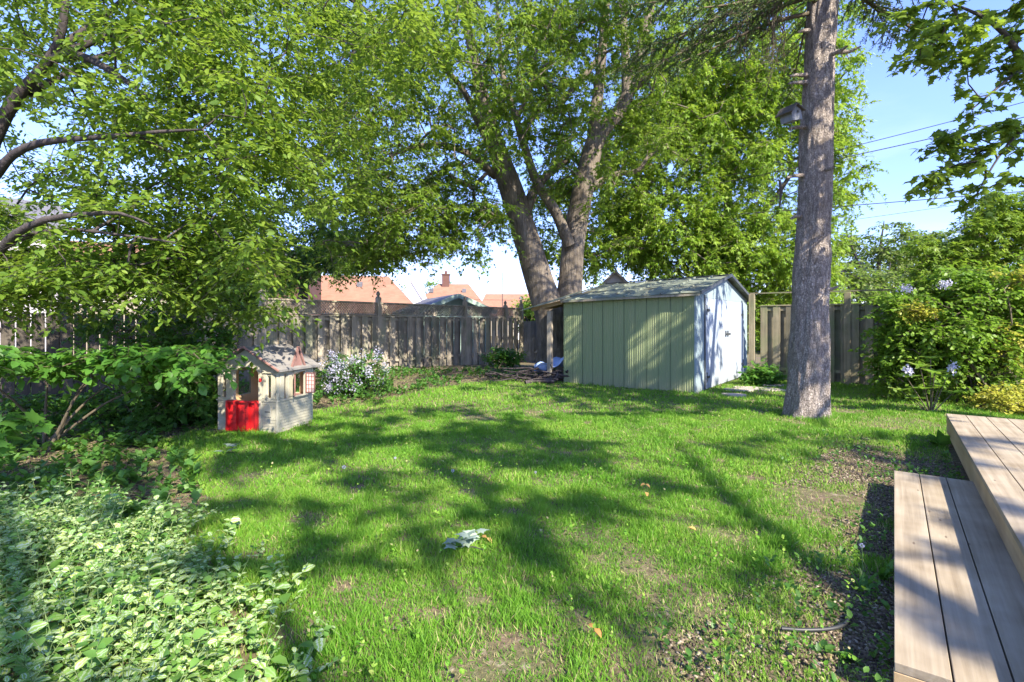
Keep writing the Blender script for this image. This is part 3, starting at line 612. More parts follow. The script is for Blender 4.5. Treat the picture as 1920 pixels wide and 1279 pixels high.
# near left tree, arching branches
rg = np.random.default_rng(24)
limbs = [
    [(-7.6, 6.6, -.2, .19)]+[(-7.3, 6.6, 1.5, .15)]+LB((-75, 400, 6.6, .12), (-15, 265, 6.6, .09), (30, 185, 6.5, .07), (90, 115, 6.4, .055), (118, 50, 6.3, .045), (125, -60, 6.2, .03)),
    [(-7.3, 6.4, 1.7, .10)]+LB((-60, 400, 5.9, .08), (-5, 325, 5.6, .05), (25, 290, 5.5, .045), (75, 268, 5.4, .038), (150, 260, 5.3, .03), (230, 254, 5.2, .024), (300, 247, 5.1, .018), (380, 243, 5.0, .01)),
    [(-7.3, 6.4, 1.2, .09)]+LB((-60, 540, 5.8, .07), (0, 470, 5.4, .045), (30, 438, 5.3, .04), (85, 412, 5.2, .034), (160, 402, 5.1, .026), (225, 400, 5.0, .016), (280, 420, 4.9, .008)),
    LB((10, 462, 5.4, .035), (60, 440, 5.4, .028), (130, 430, 5.4, .022), (220, 440, 5.4, .014), (330, 455, 5.3, .008)),
    LB((100, 110, 6.4, .06), (150, 105, 6.1, .05), (195, 125, 5.9, .04), (240, 155, 5.7, .03), (280, 185, 5.6, .015)),
    LB((100, 110, 6.4, .06), (180, 75, 6.6, .045), (260, 58, 6.8, .035), (350, 70, 7.0, .025), (430, 105, 7.2, .014)),
    LB((110, 90, 6.4, .05), (210, 20, 6.6, .035), (260, -40, 6.8, .02)),
    LB((55, 175, 6.5, .05), (120, 140, 6.9, .04), (240, 90, 7.4, .03), (370, 115, 7.8, .02), (480, 190, 8.0, .01)),
    LB((120, -20, 6.3, .05), (240, -60, 6.6, .04), (400, -40, 7.2, .03), (560, 20, 7.8, .015)),
    LB((260, 255, 5.2, .02), (330, 290, 5.6, .014), (420, 300, 6.0, .008)),
]
C = []
def lay(px0, px1, py0, py1, d0, d1, n):
    p = rg.random((n, 3)); return np.array([W(px0+(px1-px0)*a, py0+(py1-py0)*b, d0+(d1-d0)*c) for a, b, c in p])
C = np.vstack([lay(-150, 480, -120, 180, 4.8, 8.5, 170), lay(-150, 560, 150, 330, 5.0, 9, 150), lay(-150, 500, 320, 520, 5.2, 8.6, 190), lay(250, 720, 150, 420, 6.5, 10, 120),
               lay(300, 900, -160, 160, 6.0, 9.5, 120), lay(-150, 330, 450, 585, 5.0, 7.5, 60), lay(60, 420, 470, 560, 6.5, 8.6, 60), lay(330, 520, 400, 610, 6.4, 8.8, 75), lay(-500, 200, -900, -100, 4, 9, 60)])
C = gaps(C, 1.4, .36)
px, py = proj(C)
k = ~((px < 130) & (py > 190) & (py < 400) & (rg.random(len(C)) < .55)) & ~((px < 120) & (py > 130) & (py < 330) & (C[:, 1] < 7)); C = C[k]; px = px[k]; py = py[k]
C = C[(py < 575+(px > 330)*20) & ~((px > 560) & (py > 400)) & ~((px > 690) & (py > 250)) & ~((px > 100) & (px < 330) & (py > 508) & (py < 600) & (rg.random(len(px)) < .55))]
tree('ash_leaved_maple', 'near leafy tree arching in from the left edge on thin dark curved branches', 'tree', (-7.6, 6.6, 0), limbs, C, M['leaf_near'], M['bark_left'], rg,
     size=.088, tpl=T_oval(wd=.24), twigs=8, per=16, length=.55, flat=.30, droop=.35, hang=.25, tip=.0035, seg=.3, jit=.3, sides=14)

# spruce
rg = np.random.default_rng(25)
sb = G(1512, 783)
def sx_(py): return 1512+(783-py)*.037
limbs = [[(sb[0], sb[1], -.1, .29)]+[tuple(W(sx_(py), py, sb[1]))+(r_,) for py, r_ in ((783, .285), (740, .275), (680, .262), (560, .243), (400, .23), (200, .215), (0, .20), (-200, .19), (-500, .18), (-900, .10), (-1200, .04))]]
root = empty('spruce_tree', (sb[0], sb[1], 0), 0, 'tall spruce with a bare straight scaly trunk rising beside the shed', 'tree'); b0 = np.array((sb[0], sb[1], 0))
def sflare(z, a): return 1+math.exp(-max(0, z)/.22)*(.16+.10*np.cos(5*a+.7))
v, q = sweep([l[:3] for l in limbs[0]], [l[3] for l in limbs[0]], 72, .035, .16, 3.1, sflare)
npmesh('trunk', v-b0, [q], M['bark_spruce'], root, smooth=True)
def trunk_at(z):
    py = HY-(z-CH)/sb[1]*F; return W(sx_(py), py, sb[1])
stubs = [(1495, 157, -1, .30), (1500, 60, -1, .16), (1490, 330, -1, .26), (1480, 240, -1, .26), (1480, 405, -1, .16), (1528, 115, .2, .2), (1530, 325, .1, .12), (1567, 100, 1, .3), (1495, 143, -1, .28), (1568, 540, .6, .16)]
for px, py, sdx, ln in stubs:
    z = W(px, py, sb[1])[2]; c = trunk_at(z); mb = MB(); ya = -.24 if abs(sdx) < .4 else -.05
    p0 = c+np.array((.17*sdx, ya*.7, 0)); dr = np.array((sdx, ya*2 if abs(sdx) < .4 else -.25, .02)); dr /= np.linalg.norm(dr)
    mb.tube([p0-b0, p0+dr*(.1+ln*.5)-b0+np.array((0, 0, -.03)), p0+dr*(.1+ln)-b0+np.array((0, 0, -.02+.05*sdx))], [.042, .026, .014], 8); mb.build('branch_stub', M['bark_spruce'], root, smooth=True)
Cs = []; Pa = []; Pb = []; ra = []; rb = []; dead_s = []; dead_e = []
tw_s = []; tw_d = []
def bough(z, az, ln, dr, dense=1.0):
    a = trunk_at(z); n = max(4, int(ln/.22)); p = a.copy(); side = np.array((-math.sin(az), math.cos(az), 0)); fw = np.array((math.cos(az), math.sin(az), 0))
    for i in range(n):
        t = (i+1)/n; q_ = a+fw*ln*t+np.array((0, 0, -dr*ln*(t**1.5)+.12*ln*max(0, t-.75))); r0 = .035*(1-i/n)+.006; r1 = .035*(1-t)+.006
        Pa.append(p); Pb.append(q_); ra.append(r0); rb.append(r1)
        if t > .22:
            for s in (-1, 1):
                for _ in range(2 if dense > .5 else 1):
                    dd = fw*.6+side*s*(.7+.3*rg.random())+np.array((0, 0, -.35-.5*rg.random())); dd /= np.linalg.norm(dd)
                    l2 = (.25+.55*rg.random())*(1.15-t*.6); st = q_+rg.normal(size=3)*.03
                    Pa.append(st); Pb.append(st+dd*l2); ra.append(.007); rb.append(.003)
                    tw_s.append((st, dd, l2))
        p = q_
for k in range(75):
    z = 6.9+k*.115; bough(z, k*2.4+.3, 3.0*(1-(z-6.5)/11)+.4, .28, 1)
for z, az, ln, dr in ((6.6, R(200), 2.6, .30), (6.4, R(185), 2.3, .42), (6.7, R(160), 2.8, .30), (6.55, R(215), 2.0, .35), (6.9, R(190), 3.2, .26), (6.8, R(-20), 1.4, .3), (7.0, R(20), 1.8, .3), (6.75, R(178), 2.9, .34)): bough(z, az, ln, dr)
Pa, Pb = np.array(Pa), np.array(Pb)
v, q = tubes(Pa-b0, Pb-b0, np.array(ra), np.array(rb), 5); npmesh('branches', v, [q], M['twig'], root, smooth=True)
st = np.array([t[0] for t in tw_s]); dd = np.array([t[1] for t in tw_s]); l2 = np.array([t[2] for t in tw_s])
k = 34; tt = rg.random((len(st), k, 1)); P = st[:, None]+dd[:, None]*l2[:, None, None]*tt; D = dd[:, None]*.8+unit(len(st)*k, rg).reshape(-1, k, 3)*.8
N = unit(len(st)*k, rg); data = leaves(P.reshape(-1, 3), D.reshape(-1, 3), N, .045+.03*rg.random(len(N)), T_diamond(.12), rg)
npmesh('crown', data[0]-b0, data[1], M['needle'], root, attr=data[2])
# dead hanging twigs
Pa = []; Pb = []; ra = []; rb = []
for j in range(26):
    p = W(1395+rg.random()*90, -40+rg.random()*90, 7.4+rg.random()*.9); dirn = np.array((-.25+.5*rg.random(), .1*rg.normal(), -1)); ln = .5+.7*rg.random()
    for i in range(6):
        q_ = p+dirn*ln/6+rg.normal(size=3)*.03; Pa.append(p); Pb.append(q_); ra.append(.008-i*.001); rb.append(.007-i*.001)
        for _ in range(3):
            e = q_+np.array((rg.normal()*.13, rg.normal()*.13, -.05-.15*rg.random())); Pa.append(q_); Pb.append(e); ra.append(.003); rb.append(.0015)
        p = q_
v, q = tubes(np.array(Pa)-b0, np.array(Pb)-b0, np.array(ra), np.array(rb), 4); npmesh('dead_twigs', v, [q], M['twig'], root)

# near right maple: trunk just out of frame, sprays hang into the top right corner, crown shades the lawn
rg = np.random.default_rng(26)
tb = np.array((8.9, 5.9, 0.))
limbs = [[(8.9, 5.9, -.1, .28), (8.8, 5.8, 2.5, .24), (8.6, 5.6, 4.5, .20), (8.4, 5.2, 6.5, .14), (8.0, 4.5, 9, .06)],
         [(8.7, 5.7, 3.6, .12)]+LB((1990, 170, 6.6, .07), (1925, 130, 6.4, .05), (1905, 95, 6.3, .04), (1880, 60, 6.2, .03), (1840, 30, 6.1, .02), (1780, 5, 6.0, .01)),
         LB((1925, 130, 6.4, .03), (1900, 140, 6.3, .02), (1870, 165, 6.2, .016), (1840, 190, 6.1, .012), (1822, 205, 6.1, .008)),
         LB((1985, 250, 6.5, .03), (1930, 240, 6.3, .02), (1890, 270, 6.2, .015), (1850, 330, 6.1, .01)),
         [(8.6, 5.6, 4.5, .09), (7.4, 3.6, 6.2, .05), (6.0, 1.6, 7.4, .03), (4.6, -.6, 8.0, .015)], [(8.5, 5.3, 5.5, .12), (8.2, 7.0, 7, .08), (7.6, 8.6, 8.2, .03)],
         [(8.6, 5.6, 4.2, .12), (9.2, 2.5, 6.0, .08), (9.5, -.5, 7.2, .04)]]
def wl(*a): return np.array([W(x, y, d) for x, y, d in a])
vis = wl((1725, 105, 6.0), (1745, 90, 6.0), (1770, 60, 6.0), (1800, 75, 6.0), (1800, 110, 6.1), (1840, 20, 6.1), (1860, 75, 6.2), (1880, 125, 6.3), (1790, 20, 6.0), (1740, 10, 6.1), (1700, 30, 6.2), (1900, 10, 6.1),
         (1825, 215, 6.1), (1790, 250, 6.1), (1775, 262, 6.1), (1765, 320, 6.1), (1790, 310, 6.1), (1830, 280, 6.1), (1860, 270, 6.1), (1880, 235, 6.2), (1905, 240, 6.2), (1910, 285, 6.2), (1745, 335, 6.1), (1840, 350, 6.2), (1880, 340, 6.3), (1915, 150, 6.3), (1895, 60, 6.3))
vis = np.vstack([vis, vis+rg.normal(size=vis.shape)*.08])
C = np.vstack([ell(380, (7.3, 2.2, 7.6), (3.6, 4.2, 2.0), rg, .1), ell(60, (7.8, 7.8, 7.6), (1.9, 2.2, 1.8), rg, .1), ell(75, (7.6, 5.0, 7.4), (2.2, 1.8, 1.5), rg, .1), ell(250, (4.0, -1.6, 7.6), (3.6, 3.2, 1.6), rg, .1)])
C = lit(C[rg.random(len(C)) < .72]); px, py = proj(C); C = C[(C[:, 1] < .3) | (py < -60) | (px > 2050)]
C = np.vstack([vis, C])
tree('silver_maple', 'maple reaching in from beyond the right edge, jagged leaves hanging against blue sky', 'tree', tb, limbs, C, M['leaf_near'], M['bark_dark'], rg,
     size=.094, tpl=T_maple(), twigs=5, per=8, length=.26, flat=.4, droop=.3, hang=.35, tip=.005, seg=.3)
# unseen tree added behind the camera, crown thinned to dapple the near lawn
rg = np.random.default_rng(27)
limbs = [[(6.8, -8.5, -.1, .3), (6.6, -8.3, 3, .25), (6.2, -8, 6, .18), (5.5, -7.5, 9.5, .06)], [(6.5, -8.2, 4, .15), (4.2, -6.6, 7, .1), (2.2, -5.2, 8.6, .04)], [(6.3, -8, 5, .13), (7.5, -5.4, 8, .08), (8.6, -3.6, 9.3, .03)]]
C = np.vstack([ell(420, (4.2, -6.0, 8.6), (4.8, 3.4, 2.2), rg, .1), ell(200, (8, -5.0, 9.6), (3.4, 3.0, 2.2), rg, .1)]); C = lit(C[rg.random(len(C)) < .72])
tree('added_shade_tree', 'broad leafy tree added out of view behind the camera to shade the near lawn', 'tree', (6.8, -8.5, 0), limbs, C, M['leaf_near'], M['bark_maple'], rg,
     size=.13, tpl=T_star(), twigs=6, per=10, length=.25, flat=.5, droop=.3, hang=.4, tip=.008, seg=.5)

# far feathery trees on the right
rg = np.random.default_rng(28)
def fartree(name, label, px, pytop, pybot, d, wpx, n, m_, seed, feather=.5):
    r_ = np.random.default_rng(seed); x = (px-CX)/F*d; zt = CH+(HY-pytop)/F*d; wr = wpx/F*d/2; zb = CH+(HY-pybot)/F*d; zc = (zt+zb)/2
    limbs = [[(x, d, -.2, .25), (x+.2, d, zb, .2), (x-.1, d, zc, .14), (x+.3, d, zt-.4, .03)], [(x+.1, d, zb, .12), (x-wr*.5, d-.5, zc, .08), (x-wr*.8, d-.6, zt-1, .02)], [(x+.1, d, zb*.9, .12), (x+wr*.5, d-.5, zc+.3, .08), (x+wr*.8, d-.6, zt-1.5, .02)]]
    C = ell(n, (x, d, zc), (wr, wr*.7, (zt-zb)/2), r_, .3); C = gaps(C, .45, .36)
    tree(name, label, 'tree', (x, d, 0), limbs, C, m_, M['bark_dark'], r_, size=.26, tpl=T_diamond(.3), twigs=7, per=10, length=1.0, flat=feather, droop=.3, hang=.3, tip=.014, seg=1.2)
fartree('feathery_tree', 'pale feathery tree in the distance just right of the spruce trunk', 1650, 405, 590, 38, 190, 190, M['leaf_far'], 31, .3)
fartree('feathery_tree', 'far grey green open-crowned tree above the right fence, nearest the right bush', 1760, 430, 590, 44, 170, 150, M['leaf_far'], 32, .3)
fartree('backyard_tree', 'low pale green treetops over the right fence between trunk and big bush', 1660, 480, 640, 30, 260, 110, M['leaf_far'], 39, .6)
fartree('backyard_tree', 'dark leafy tree behind the left end of the lattice fence', 420, 470, 640, 24, 230, 130, M['leaf_dark'], 38, .7)
fartree('backyard_tree', 'yellow green tree low over the fence between shed and spruce trunk', 1500, 520, 700, 28, 260, 150, M['leaf_bright'], 33, .7)
fartree('backyard_tree', 'small rounded light green treetop over the rooftops, left of the brick chimney', 765, 530, 600, 60, 36, 26, M['leaf_bright'], 34, .8)
fartree('backyard_tree', 'low light green treetop over the orange roof beside the brick chimney', 830, 522, 600, 62, 90, 50, M['leaf_bright'], 35, .8)
fartree('backyard_tree', 'small green treetop peeking out at the left side of the maple trunk', 995, 556, 640, 34, 34, 30, M['leaf_bright'], 36, .8)
fartree('backyard_tree', 'pale treetop showing behind the big orange roof at its left end', 645, 490, 600, 55, 110, 50, M['leaf_far'], 37, .8)

# ------------------------------------------------------------------ shrubs
def shrub(name, label, base, limbs_n, cl, m_, rng, size, tpl, twigs=5, per=8, length=.3, flat=.7, droop=.2, hang=.3, cat='shrub', stem='stems', barkm=None, tip=.004, r0=.02, up=1.0):
    base = np.array(base, float); C = cl; lb = []
    for k in range(limbs_n):
        t = C[int(rng.random()*len(C))]; a = base+np.array((rng.normal()*.12, rng.normal()*.12, -.05)); mid = (a+t)/2+np.array((0, 0, .1)); lb.append([tuple(a)+(r0,), tuple(mid)+(r0*.6,), tuple(a+(t-a)*.8)+(r0*.3,)])
    return tree(name, label, cat, base, lb, C, m_, barkm or M['twig'], rng, size=size, tpl=tpl, twigs=twigs, per=per, length=length, flat=flat, droop=droop, hang=hang, tip=tip, seg=.2, crown_name='foliage', trunk_name=stem, nseed=.12, up=up)
rg = np.random.default_rng(41)
# left: big-leaved spray shrub
C = np.vstack([lay(20, 400, 652, 690, 5.4, 6.6, 62), lay(-120, 60, 645, 690, 4.8, 5.6, 16)]); px, py = proj(C); C = C[py < 728-.0002*(px-200)**2]
shrub('broadleaf_shrub', 'bright green broad-leaved shrub spreading low sprays across the dark fence', (-5.4, 6.0, 0), 6, C, M['leaf_shrub'], rg, .105, T_oval(wd=.33), 5, 8, .36, .2, .22, .35)
C = np.vstack([lay(290, 425, 600, 790, 7.4, 8.4, 120), lay(260, 400, 700, 800, 7.0, 8.0, 50)])
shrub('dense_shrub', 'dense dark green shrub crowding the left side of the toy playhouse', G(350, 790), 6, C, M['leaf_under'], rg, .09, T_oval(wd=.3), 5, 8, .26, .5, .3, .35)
C = np.vstack([ell(60, G(190, 790)+np.array((0, .2, .2)), (1.5, .5, .25), rg, .1), ell(26, G(30, 800)+np.array((0, .2, .2)), (.8, .4, .22), rg, .1)]); C = C[C[:, 2] > .05]
shrub('leafy_plant', 'low leafy green plants filling the bed below the broad-leaved shrub', G(170, 795), 6, C, M['leaf_shrub'], rg, .09, T_oval(wd=.3), 5, 6, .24, .6, .2, .3, cat='plant')
C = lay(120, 330, 560, 640, 8.2, 9.2, 60)
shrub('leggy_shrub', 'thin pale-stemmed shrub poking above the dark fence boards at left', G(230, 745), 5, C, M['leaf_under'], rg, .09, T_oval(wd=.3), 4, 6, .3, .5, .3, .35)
C = lay(-60, 45, 765, 805, 3.9, 4.4, 12)
shrub('maple_seedling', 'small light green leafy sprig at the left edge above the ground cover', G(-60, 960), 3, C, M['leaf_shrub'], rg, .12, T_maple(), 3, 5, .2, .3, .3, .3, cat='plant')
C = np.vstack([lay(60, 300, 590, 625, 8.4, 9.3, 30)])
# lilac
C = ell(130, W(665, 700, 10.4)+np.array((0, 0, -.05)), (.78, .5, .52), rg, .2); C = C[C[:, 2] > .06]
rt = shrub('lilac_bush', 'low rounded bush covered in pale lilac white flowers beside the playhouse', G(665, 742), 6, C, M['leaf_under'], rg, .07, T_oval(wd=.3), 5, 6, .2, .8, .1, .2)
fl = C[C[:, 1] < 10.6]; fl = fl[rg.random(len(fl)) < .6]; n = len(fl)
P = np.repeat(fl+np.array((0, -.12, .12)), 38, 0)+rg.normal(size=(n*38, 3))*np.array((.045, .045, .06)); b0 = np.array(rt.location)
d = leaves(P-b0, unit(len(P), rg), unit(len(P), rg), .026+.014*rg.random(len(P)), T_diamond(.4), rg); npmesh('flowers', d[0], d[1], M['petal'], rt, attr=d[2])
C = ell(50, W(945, 668, 17.2), (.75, .4, .28), rg, .2); shrub('leafy_plant', 'low clump of light green leaves at the far right end of the wooden fence', G(940, 690), 4, C, M['leaf_shrub'], rg, .1, T_oval(wd=.35), 5, 6, .22, .6, .2, .3, cat='plant')
C = ell(46, W(1432, 703, 12.2), (.45, .3, .24), rg, .2); C = C[C[:, 2] > .04]; shrub('leafy_plant', 'low green leafy plant growing between the shed doors and the spruce trunk', G(1432, 722), 4, C, M['leaf_shrub'], rg, .085, T_oval(wd=.38), 5, 7, .18, .6, .2, .3, cat='plant')
# right big bush
C = np.vstack([ell(400, (8.6, 9.7, 1.35), (1.8, 1.0, 1.3), rg, .25), ell(90, (7.7, 9.8, .9), (.8, .6, .8), rg, .2), ell(120, (9.6, 9.6, 1.7), (1.3, .8, 1.0), rg, .2)])
C = C[C[:, 2] > .08]; px, py = proj(C); C = C[(px > 1640) & (py > 460+.0006*(1920-px)**2*.6)]
shrub('large_bush', 'large dense green bush with yellowish tips against the right fence', (8.6, 9.7, 0), 8, C, M['leaf_bush'], rg, .085, T_oval(wd=.34), 6, 9, .32, .45, .3, .3)
C = np.vstack([lay(1715, 1990, 340, 520, 10.2, 11.8, 420)]); px, py = proj(C); C = C[py > 475-(px-1715)*.62+30*np.sin(px*.05)]
shrub('tall_sapling', 'tall maple sapling with glossy green leaves rising above the large bush', G(1880, 740), 5, C, M['leaf_maple'], rg, .13, T_star(), 6, 8, .36, .5, .3, .4, r0=.03)
C = ell(70, (8.55, 8.5, .2), (.75, .5, .24), rg, .1); C = C[C[:, 2] > .03]
shrub('golden_shrub', 'low golden yellow shrub at the foot of the right bush near the deck', (8.1, 8.6, 0), 4, C, M['leaf_gold'], rg, .055, T_oval(wd=.34), 6, 9, .2, .5, .2, .3)
for k, (px, py, d) in enumerate([(1735, 580, 9.4), (1880, 570, 9.2)]):
    pass
C = np.vstack([ell(26, W(1725, 585, 9.2), (.3, .15, .18), rg, .1), ell(22, W(1900, 520, 9.0), (.5, .2, .2), rg, .1), ell(26, W(1895, 640, 9.0), (.25, .2, .5), rg, .1)])
shrub('golden_shrub', 'yellow leaved climber mixed through the top of the large right bush', (8.9, 9.3, 0), 3, C, M['leaf_gold'], rg, .06, T_oval(wd=.34), 4, 6, .2, .5, .2, .3)
# rhododendron
rb_ = G(1745, 776); root = empty('rhododendron', rb_, 0, 'small rhododendron with long radiating leaves and pale flower clusters by the right bush', 'shrub')
VV = []; tp = []
for k, (px, py) in enumerate([(1725, 680), (1752, 692), (1700, 700), (1760, 718), (1730, 722), (1775, 700), (1745, 665), (1715, 740), (1785, 730), (1690, 725)]):
    c = W(px, py+8, 8.15+.03*k)-rb_; n_ = 9; an = np.arange(n_)/n_*6.28+k; D = np.stack([np.cos(an), np.sin(an), np.full(n_, .25)+.3*rg.random(n_)], -1)
    VV.append(leaves(np.repeat(c[None], n_, 0), D, np.tile([[0, 0, 1.]], (n_, 1)), np.full(n_, .2)*(.8+.4*rg.random(n_)), T_oval(.1, -.15, .17), rg)); tp.append(c)
d = merge(VV); npmesh('foliage', d[0], d[1], M['leaf_rhodo'], root, attr=d[2])
tp = np.array(tp); v, q = tubes(np.tile([[0, 0, -.02]], (len(tp), 1)).astype(float), tp, np.full(len(tp), .01), np.full(len(tp), .006), 6); npmesh('stems', v, [q], M['twig'], root)
for px, py, dd in ((1786, 690, 8.1), (1703, 695, 8.1)):
    c = W(px, py, dd)-rb_; P = c+rg.normal(size=(70, 3))*.035; d = leaves(P, unit(70, rg), unit(70, rg), np.full(70, .04), T_diamond(.45), rg); npmesh('flower_cluster', d[0], d[1], M['petal'], root, attr=d[2])
for px, py, dd in ((1698, 541, 8.7), (1772, 533, 8.7)):
    c = W(px, py, dd); P = rg.normal(size=(110, 3))*np.array((.055, .05, .035)); d = leaves(P, unit(110, rg), unit(110, rg), np.full(110, .03), T_diamond(.45), rg)
    o = npmesh('flower_cluster', d[0], d[1], M['petal'], attr=d[2]); o.location = tuple(c)
    tag(o, 'pale flower head on top of the right bush, '+('the one nearer the spruce trunk' if px < 1750 else 'the one nearer the right edge'), 'flower', 'flower heads on the right bush')
# spiky weeds and bed plants
def rosette(base, n_, ln, tpl, m_, name, label, cat, upz=.8, group=None):
    r_ = np.random.default_rng(int(abs(base[0]*1000+base[1]*77))); an = r_.random(n_)*6.28
    D = np.stack([np.cos(an), np.sin(an), upz*(.4+r_.random(n_))], -1); d = leaves(np.zeros((n_, 3))+r_.normal(size=(n_, 3))*.01, D, np.tile([[0, 0, 1.]], (n_, 1))+r_.normal(size=(n_, 3))*.15, ln*(.6+.6*r_.random(n_)), tpl, r_)
    o = npmesh(name, d[0], d[1], m_, attr=d[2]); o.location = (float(base[0]), float(base[1]), float(gz(base[0], base[1]))); return tag(o, label, cat, group)
rosette(G(118, 800), 26, .34, T_strip(.03, -.5), M['leaf_shrub'], 'strappy_plant', 'upright tuft of narrow leaves in the bed before the dark fence', 'plant', 1.6)
rosette(G(222, 832), 14, .2, T_oval(wd=.22), M['leaf_shrub'], 'broad_weed', 'broad-leaved weed in the left bed, nearer the playhouse', 'weed', .9)
rosette(G(262, 838), 14, .2, T_oval(wd=.22), M['leaf_shrub'], 'broad_weed', 'broad-leaved weed in the left bed at the lawn edge', 'weed', .9)
rosette(G(105, 845), 12, .16, T_oval(wd=.28), M['leaf_under'], 'broad_weed', 'dark leafy weed among bark litter in the left bed', 'weed', .6)
rosette(G(1763, 840), 12, .2, T_oval(wd=.33), M['leaf_shrub'], 'broad_weed', 'leafy weed standing beside the corner of the upper deck', 'weed', 1.5)
rosette(G(1615, 1110), 10, .13, T_oval(wd=.13), M['leaf_shrub'], 'dandelion_plant', 'upright dandelion leaves in gravel left of the step', 'weed', 2.0)
rosette(G(1655, 1090), 8, .13, T_oval(wd=.13), M['leaf_shrub'], 'dandelion_plant', 'dandelion leaves hard against the side of the wooden step', 'weed', 2.4)
rosette(G(1575, 1150), 8, .06, T_oval(wd=.28), M['leaf_under'], 'flat_weed', 'flat rounded weed leaves in the gravel above the bent hose', 'weed', .3)
rosette(G(1590, 1240), 16, .07, T_oval(wd=.3), M['leaf_under'], 'flat_weed', 'leafy weed patch in gravel at the bottom edge', 'weed', .5)
rosette(G(1545, 1225), 12, .06, T_oval(wd=.3), M['leaf_under'], 'flat_weed', 'small leafy weed at the lawn edge near the bottom of the gravel', 'weed', .5)
# low mixed undergrowth in bed
def undergrowth(n, poly_fn, size, tpl, m_, name, label, seed):
    r_ = np.random.default_rng(seed); x, y = poly_fn(n, r_); k = ~blocked(x, y) & (vnoise(np.stack([x, y], -1), 1.9) > .33); x = x[k]; y = y[k]; n = len(x)
    per = 7; an = r_.random((n, per))*6.28; D = np.stack([np.cos(an), np.sin(an), .3+r_.random((n, per))], -1).reshape(-1, 3)
    B = np.repeat(np.stack([x, y, gz(x, y)], -1), per, 0); B[:, 2] += r_.random(len(B))*.12
    d = leaves(B, D, np.tile([[0, 0, 1.]], (len(B), 1))+r_.normal(size=(len(B), 3))*.3, size*(.5+.8*r_.random(len(B))), tpl, r_)
    return tag(npmesh(name, d[0], d[1], m_, attr=d[2]), label, 'ground cover', kind='stuff')
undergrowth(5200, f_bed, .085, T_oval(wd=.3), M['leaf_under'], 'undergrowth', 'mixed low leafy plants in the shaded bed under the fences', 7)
def f_lawn(n, r_):
    y = 2.0+r_.random(n)**1.2*12; x = (r_.random(n)*2-1)*y; k = (bare(x, y) < .8) & ~inpoly(x, y, GC); return x[k], y[k]
undergrowth(1500, f_lawn, .022, T_oval(wd=.38), M['grass'], 'clover', 'small clover and weed leaves scattered through the lawn', 8)

def f_grav(n, r_):
    a, b_ = f_gravel2(n, r_); return a, b_
undergrowth(260, f_grav, .035, T_oval(wd=.3), M['leaf_under'], 'gravel_weeds', 'small scattered weeds and leaf litter in the gravel strip', 9)
# variegated ground cover
rg = np.random.default_rng(51)
n = 5600; x = -5+rg.random(n)*4.6; y = .9+rg.random(n)*3.5; jx = vnoise(np.stack([x, y], -1), 3)-.5
k = inpoly(x+jx*.25, y+jx*.25, GC) | (inpoly(x-.22, y-.12, GC) & (rg.random(n) < .12)) | (inpoly(x-.4, y-.1, GC) & (rg.random(n) < .03)); k &= (x > -1.12*y-.5); x = x[k]; y = y[k]; n = len(x)
edge = np.clip(inpoly(x+.25, y+.2, GC)*1.0, .55, 1); H = (.16+.17*rg.random(n)+.12*(rg.random(n) < .08))*edge
base = np.stack([x, y, gz(x, y)], -1); ln = rg.normal(size=(n, 2))*.13; top = base+np.stack([ln[:, 0], ln[:, 1], H], -1)
parts = []; sf = .6+.75*rg.random(n)**1.5
for w_ in range(5):
    t = (w_+2)/6; c = base+(top-base)*t; a0 = rg.random(n)*3.14+(w_ % 2)*1.57
    for s in (0, math.pi):
        an = a0+s; D = np.stack([np.cos(an), np.sin(an), np.full(n, .18+.25*(t > .9))+rg.normal(size=n)*.22], -1); N = np.tile([[0, 0, 1.]], (n, 1))+rg.normal(size=(n, 3))*.38
        parts.append(leaves(c, D, N, (.051-.02*t*(t > .9))*sf*(.55+.7*rg.random(n)), T_oval(.2, -.22, .36), rg))
d = merge(parts); v, q = tubes(base, top, np.full(n, .0022), np.full(n, .0014), 4)
o = npmesh('ground_cover', d[0], d[1], M['variegated'], attr=d[2]); tag(o, 'knee-high patch of silver variegated leafy ground cover in the near left corner', 'ground cover', kind='stuff')
o2 = npmesh('stems', v, [q], M['stem_green'], o)

# ------------------------------------------------------------------ fences
FA = R(53.13)          # left fence runs along V
FO = np.array((-3.79, 16.46)); 
lf = empty('wooden_fence', (FO[0], FO[1], 0), FA, 'weathered shadow-box wooden fence with a lattice top and finial posts', 'fence')
rn = random.Random(8)
def sbpanel(x0, x1, zt, parent, m_, pitch=.37, bw=.2, bot=.03, name='board_panel', rails=True):
    mb = MB(); x = x0; h = pitch/2
    while x < x1-.02:
        j = rn.uniform(-.012, .012); mb.box(x, min(x+bw+j, x1), -.06, -.039, bot+rn.uniform(-.03, .02), zt-.02+rn.uniform(-.01, .01))
        if x+h < x1: mb.box(max(x0, x+h-.05), min(x+h+bw+.045, x1), .036, .056, bot+rn.uniform(-.03, .02), zt-.02)
        x += pitch
    mb.build(name, m_, parent, bevel=.003)
    for za, zb in ((.25, .33), (zt-.14, zt-.06)):
        rb2 = MB(); rb2.box(x0, x1, -.037, .034, za, zb); rb2.build('rail', m_, parent)
    cp = MB(); cp.box(x0, x1, -.075, .075, zt-.018, zt+.015); cp.build('cap_rail', m_, parent, bevel=.004)
posts = [-5.72, -4.32, -.66, 3.36, 5.85, 6.98]
for a, b_ in ((-5.72, -4.32), (-4.32, -.66), (-.66, 3.36), (3.36, 6.98)):
    sbpanel(a+.06, b_-.06, 1.70, lf, M['fence'], bot=-.05 if a < 0 else -.2)
